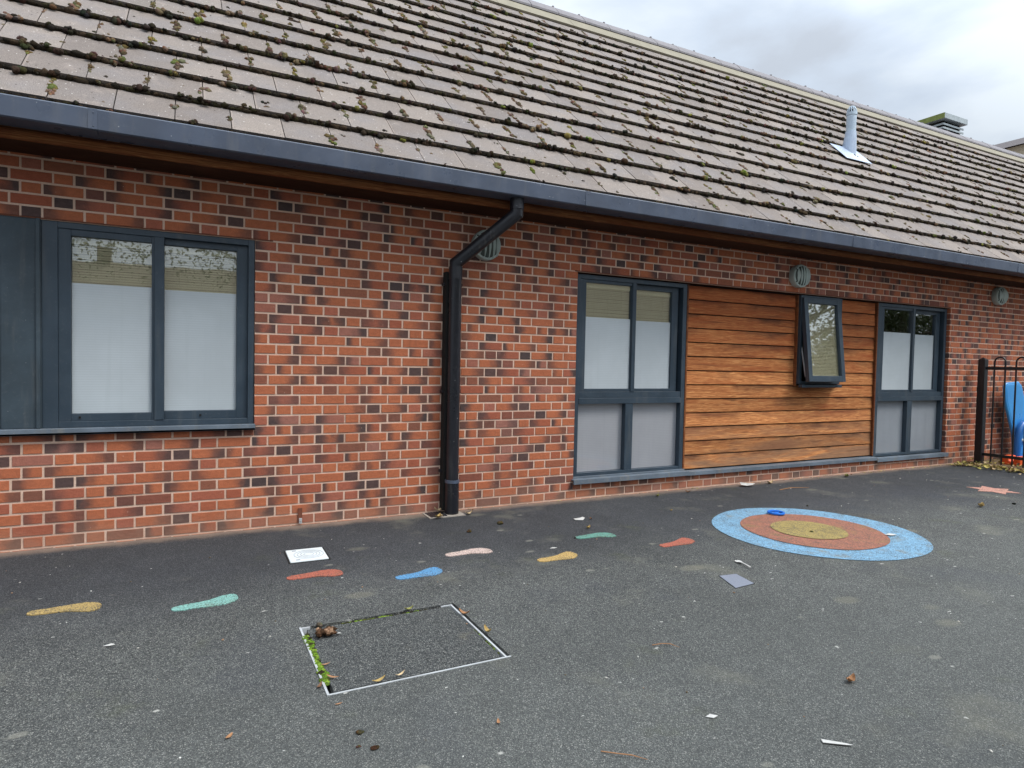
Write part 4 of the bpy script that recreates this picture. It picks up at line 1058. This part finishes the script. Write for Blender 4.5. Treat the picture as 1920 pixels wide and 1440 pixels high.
def clod(x, y, r, label, colr, n=10, flat=.7):
    its = []
    for _ in range(n):
        a = random.uniform(0, 6.28); d = random.uniform(0, r*.7); rr = r*random.uniform(.3, .6)
        c = tuple(v*random.uniform(.7, 1.3) for v in colr)
        its.append(((x+d*math.cos(a), y+d*math.sin(a)*.8, rr*flat), (rr, rr, rr*flat), c, a))
    o = blobs('moss_clump', its, MAT['moss'], None, None, 2, origin=(x, y, 0), rough=.25); tag(o, label, 'moss clump', 'clumps of moss fallen from the roof'); return o
clod(1.479, -.559, .028, 'dark brown moss clump nearest the wall, right of the downpipe', lc((84, 70, 46)))
clod(1.164, -.681, .024, 'dark brown moss clump in front of the downpipe foot', lc((84, 66, 44)))
clod(-.140, -1.945, .022, 'small grey brown moss clump on the back edge of the manhole', lc((106, 96, 74)))
clod(3.567, -1.719, .022, 'dark olive moss clump on the yellow centre of the target', lc((60, 56, 30)))
clod(-.178, -2.885, .018, 'faint brown moss clump, the left of three in the bottom foreground', lc((78, 68, 46)), flat=.4)
clod(-.156, -2.993, .014, 'dark brown moss clump, the nearest of three in the bottom foreground', lc((66, 50, 34)), flat=.5)
clod(-.20, -2.96, .010, 'tiny brown moss crumb between two clumps in the foreground', lc((76, 62, 44)), 6, flat=.4)
clod(1.80, -1.13, .010, 'tiny black clump at the heel of the dull green footprint', lc((30, 26, 22)), 6)
clod(4.37, -1.05, .012, 'tiny dark clump on the back edge of the blue ring', lc((50, 44, 30)), 6)
clod(6.36, -1.77, .020, 'black clump behind the curled leaf near the pink star', lc((26, 24, 22)), 8)
# the chunk of bark-like debris on the manhole
its = []
for _ in range(26):
    dx, dy = random.uniform(-.034, .034), random.uniform(-.022, .022)
    its.append(((-.135+dx, -2.055+dy, .012+random.uniform(0, .014)), (random.uniform(.010, .018), random.uniform(.008, .012), random.uniform(.007, .012)), random.choice([lc((140, 108, 84)), lc((96, 70, 52)), lc((164, 132, 106)), lc((70, 52, 38))]), random.uniform(0, 3)))
tag(blobs('rubble_chunk', its, MAT['moss'], None, None, 2, origin=(-.135, -2.055, 0), rough=.3), 'rough reddish brown chunk of debris lying on the manhole infill', 'debris')

def scrap(pts, label, cat, name, mat='paper', z=.004, grp=None, crumple=.01):
    m = MB(); cx, cy = sum(p[0] for p in pts)/len(pts), sum(p[1] for p in pts)/len(pts)
    i = len(m.v); m.v.append((cx, cy, z+crumple))
    for a, b in pts: m.v.append((a, b, z+random.uniform(0, crumple)))
    n = len(pts)
    for j in range(n): m.face((0, 1+j, 1+(j+1) % n))
    k = len(m.v); m.v += [(a, b, max(.001, c-.0015)) for a, b, c in m.v[:k]]
    for j in range(n): m.face((k, k+1+(j+1) % n, k+1+j)); m.face((1+j, k+1+j, k+1+(j+1) % n, 1+(j+1) % n))
    tag(m.build(name, MAT[mat], origin=(cx, cy, 0)), label, cat, grp)
scrap([(2.08, -.70), (2.10, -.64), (2.17, -.65), (2.20, -.62), (2.19, -.67), (2.14, -.72)], 'torn white paper scrap on the tarmac below the first tall window', 'paper scrap', 'paper_scrap')
scrap([(4.50, -.14), (4.54, -.08), (4.62, -.10), (4.66, -.18), (4.60, -.20), (4.55, -.17)], 'crumpled white tissue by the wall under the timber panel', 'tissue', 'tissue', crumple=.035)
scrap([(1.215, -3.585), (1.205, -3.600), (1.262, -3.645), (1.285, -3.655), (1.270, -3.632)], 'short white feather lying in the lower right foreground', 'feather', 'feather', crumple=.004)
scrap([(.96, -3.31), (.985, -3.305), (1.005, -3.325), (.98, -3.33)], 'little white scrap on tarmac between feather and manhole', 'paper scrap', 'paper_scrap', crumple=.003)
scrap([(-1.02, -1.79), (-.99, -1.77), (-.975, -1.785), (-.995, -1.80)], 'little white scrap in front of the mustard and turquoise footprints', 'paper scrap', 'paper_scrap', crumple=.004)
scrap([(-.09, -2.068), (-.075, -2.062), (-.068, -2.074), (-.082, -2.08)], 'tiny white fleck beside the brown chunk on the manhole', 'paper scrap', 'paper_scrap', crumple=.006)
scrap([(1.50, -1.285), (1.53, -1.27), (1.555, -1.29), (1.53, -1.295)], 'tiny white scrap behind the golden footprint', 'paper scrap', 'paper_scrap', crumple=.003)
scrap([(4.02, -2.0), (4.10, -1.985), (4.12, -2.03), (4.05, -2.04)], 'grubby pale scrap on the red ring of the target', 'paper scrap', 'paper_scrap', crumple=.003, z=.011)
# white plastic spoon
sp = MB(); Lm = Matrix.Translation((2.47, -2.035, .004)) @ Matrix.Rotation(math.atan2(-.17, -.05), 4, 'Z')
pr = [(-.03, .006), (-.026, .015), (-.012, .021), (.006, .019), (.02, .010), (.03, .005), (.06, .004), (.10, .004), (.13, .005), (.135, .002)]
for t, w_ in pr:
    zz = .006 if t < .02 else .010+.004*math.sin((t-.02)*20)
    sp.v += [tuple(Lm @ Vector((t, -w_, zz))), tuple(Lm @ Vector((t, 0, zz-(.004 if t < .02 else 0)))), tuple(Lm @ Vector((t, w_, zz)))]
for i in range(len(pr)-1):
    for s in (0, 1): q = i*3+s; sp.face((q, q+3, q+4, q+1))
o = sp.build('plastic_spoon', MAT['paper'], fix=False, origin=(2.44, -2.1, 0)); md = o.modifiers.new('s', 'SOLIDIFY'); md.thickness = .0015
tag(o, 'white plastic spoon lying near the small grey hatch', 'spoon')
# blue ring lid
tr_ = MB(); n = 36
cxr, cyr = 3.80, -1.185
tr_.tube([(cxr+.062*math.cos(a), cyr+.062*math.sin(a), .022) for a in np.linspace(0, 2*math.pi, n+1)], .0105, 8, caps=False)
for a in (0.3, 2.4, 4.5): tr_.tube([(cxr, cyr, .015), (cxr+.06*math.cos(a), cyr+.06*math.sin(a), .018)], .006, 6)
tr_.lathe([(.016, .006), (.016, .022), (.010, .026)], (cxr, cyr, 0), 'Z', 14)
tag(tr_.build('plastic_toy', MAT['bluering'], smooth=True, origin=(cxr, cyr, 0)), 'small bright blue plastic ring toy on the back of the target', 'toy')
# twigs
def twig(pts, r, label):
    m = MB(); m.tube([(a, b, r+.002+h_) for a, b, h_ in pts], [r]*(len(pts)-1)+[r*.4], 6, at=(*TN, 1))
    tag(m.build('twig', MAT['litter'], attr='mk', smooth=True, origin=(pts[0][0], pts[0][1], 0)), label, 'twig', 'thin reddish twigs on the tarmac')
twig([(1.165, -2.765, 0), (1.205, -2.785, .008), (1.24, -2.80, .006), (1.262, -2.835, 0)], .0018, 'thin curved reddish twig on the open tarmac right of the manhole')
twig([(.50, -3.32, 0), (.535, -3.36, .006), (.575, -3.385, .004), (.61, -3.42, 0)], .0018, 'thin wavy reddish twig near the bottom edge of the picture')
twig([(.245, -3.40, 0), (.28, -3.375, .004), (.315, -3.365, 0)], .0018, 'short pale reddish twig at the bottom centre')
twig([(4.75, -.42, 0), (4.95, -.40, .004), (5.15, -.45, 0)], .004, 'long pale stick lying near the wall beside the tissue')

# leaf drift by the railings and along the wall foot: far too many to count
lt = MB()
cols = [YL, PL, OL, BR, lc((200, 184, 110)), lc((160, 150, 80))]
for _ in range(620):
    t = random.random()
    y = -.03-t*1.55; x = FX-.10-abs(random.gauss(0, .17))-max(0, .25-t)*random.uniform(0, 1.2)
    if x > FX-.11 or random.random() < .15: x = FX+random.uniform(-.1, .5)
    L_ = random.uniform(.025, .07)
    leaf_mesh(lt, x, y, random.uniform(.003, .03)+(.02 if x > FX-.1 else 0), L_, L_*random.uniform(.4, .7), random.uniform(0, 6.3), random.uniform(.1, .5), random.choice(cols), random.gauss(0, .35))
for _ in range(150):
    x = random.uniform(1.2, 8.8)**1.0; y = -abs(random.gauss(0, .035))-.012; L_ = random.uniform(.008, .03)
    if random.random() < .5: x = random.uniform(6.6, 8.8)
    leaf_mesh(lt, x, y, .003, L_, L_*.5, random.uniform(0, 6.3), .3, random.choice(cols), random.gauss(0, .3))
o = lt.build('leaf_litter', MAT['litter'], attr='mk', fix=False, origin=(8.6, -.8, 0)); struct(o, 'stuff', 'drift of yellowing leaves blown against the foot of the black railings', 'leaf litter')
# loose pale grit on the tarmac
gr_ = []
for _ in range(300):
    x = random.uniform(-3.5, 9); y = random.uniform(-4.2, -.1); r = random.choice([.0015, .002, .003, .0045])*random.uniform(.7, 1.3)
    gr_.append(((x, y, r*.4), (r*random.uniform(1, 2.0), r, r*.6), random.choice([lc((220, 218, 210)), lc((200, 196, 186)), lc((150, 120, 96)), lc((96, 84, 66)), lc((212, 204, 190))]), random.uniform(0, 3)))
o = blobs('loose_grit', gr_, MAT['litter'], None, None, 1, origin=(0, 0, 0)); struct(o, 'stuff', 'pale grit and crumbs scattered over the tarmac', 'grit')

# ------------------------------------------------------------------ behind the camera: what the windows mirror
ob_ = empty('opposite_building', (3, -22, 0), 'brick school block with a brown roof mirrored in the window glass', 'building')
p = MB(); p.box(-14, 5, -26, -21, 0, 2.7); p.box(9, 40, -27, -21.001, 0, 3.2); p.build('wall', MAT['pbrick'], ob_)
def hip(x0, x1, y0, y1, ze, zr, run):
    p = MB(); ym = (y0+y1)/2
    p.v += [(x0, y1, ze), (x1, y1, ze), (x1-run, ym, zr), (x0+run, ym, zr), (x0, y0, ze), (x1, y0, ze)]
    p.face((0, 1, 2, 3)); p.face((3, 2, 5, 4)); p.face((1, 5, 2)); p.face((0, 3, 4)); p.face((0, 4, 5, 1)); p.build('roof', MAT['farroof'], ob_)
hip(-14.6, 5.6, -26.6, -20.5, 2.6, 4.75, 4.0); hip(8.4, 40.6, -27.6, -20.4, 3.1, 6.9, 3.0)
p = MB(); p.box(-3.7, -3.25, -23.9, -23.4, 4.3, 5.3); p.build('chimney', MAT['farroof'], ob_)
def tree(x, y, cz, rx, rz, n, label, lo, grp=None, lsz=(.05, .11)):
    t = empty('tree', (x, y, 0), label, 'tree', grp)
    tm = MB(); tm.tube([(x, y, 0), (x+.1, y, cz*.4), (x, y+.1, cz*.75), (x+.1, y, cz)], [.28, .22, .16, .08], 10)
    for _ in range(9):
        a = random.uniform(0, 6.28); r = rx*random.uniform(.5, .9); z0 = cz*random.uniform(.45, .8); z1 = z0+random.uniform(-.2, 1)*rz*.6
        tm.tube([(x, y, z0), (x+r*.5*math.cos(a), y+r*.5*math.sin(a), z0+.5), (x+r*math.cos(a), y+r*math.sin(a), z1+.3)], [.09, .06, .02], 6)
    tm.build('trunk', MAT['bark'], t, smooth=True)
    m = MB(); cl_ = []
    for _ in range(60):
        a = random.uniform(0, 6.28); u = random.uniform(-1, 1); r = random.uniform(.45, 1)**.5
        cl_.append((x+rx*r*math.cos(a)*math.sqrt(1-u*u), y+rx*r*math.sin(a)*math.sqrt(1-u*u), cz+rz*u*r))
    for _ in range(n):
        c = random.choice(cl_); q = [c[i]+random.gauss(0, rx*.13) for i in range(3)]
        if q[2] < lo: continue
        s = random.uniform(*lsz); e1 = Vector([random.gauss(0, 1) for _ in range(3)]).normalized(); e2 = e1.orthogonal().normalized()
        k = len(m.v); qv = Vector(q)
        m.v += [tuple(qv-e1*s), tuple(qv+e2*s*.5), tuple(qv+e1*s), tuple(qv-e2*s*.5)]; m.face((k, k+1, k+2, k+3))
    m.build('crown', MAT['leafg'], t, fix=False)
tree(2.6, -13.2, 6.5, 8.0, 3.2, 42000, 'broadleaf tree with low hanging branches mirrored in the left window', 3.5, None, (.035, .07))
tree(22.5, -13.5, 8.2, 5.2, 5.0, 60000, 'tall dense tree mirrored in the small open window', 2.5)
tree(28.5, -13.0, 3.9, 3.4, 3.4, 22000, 'dense dark tree mirrored in the far tall window, left of two', .4, 'trees mirrored in the far window')
tree(33.5, -14.5, 4.1, 3.6, 3.6, 18000, 'dense dark tree mirrored in the far tall window, right of two', .4, 'trees mirrored in the far window')
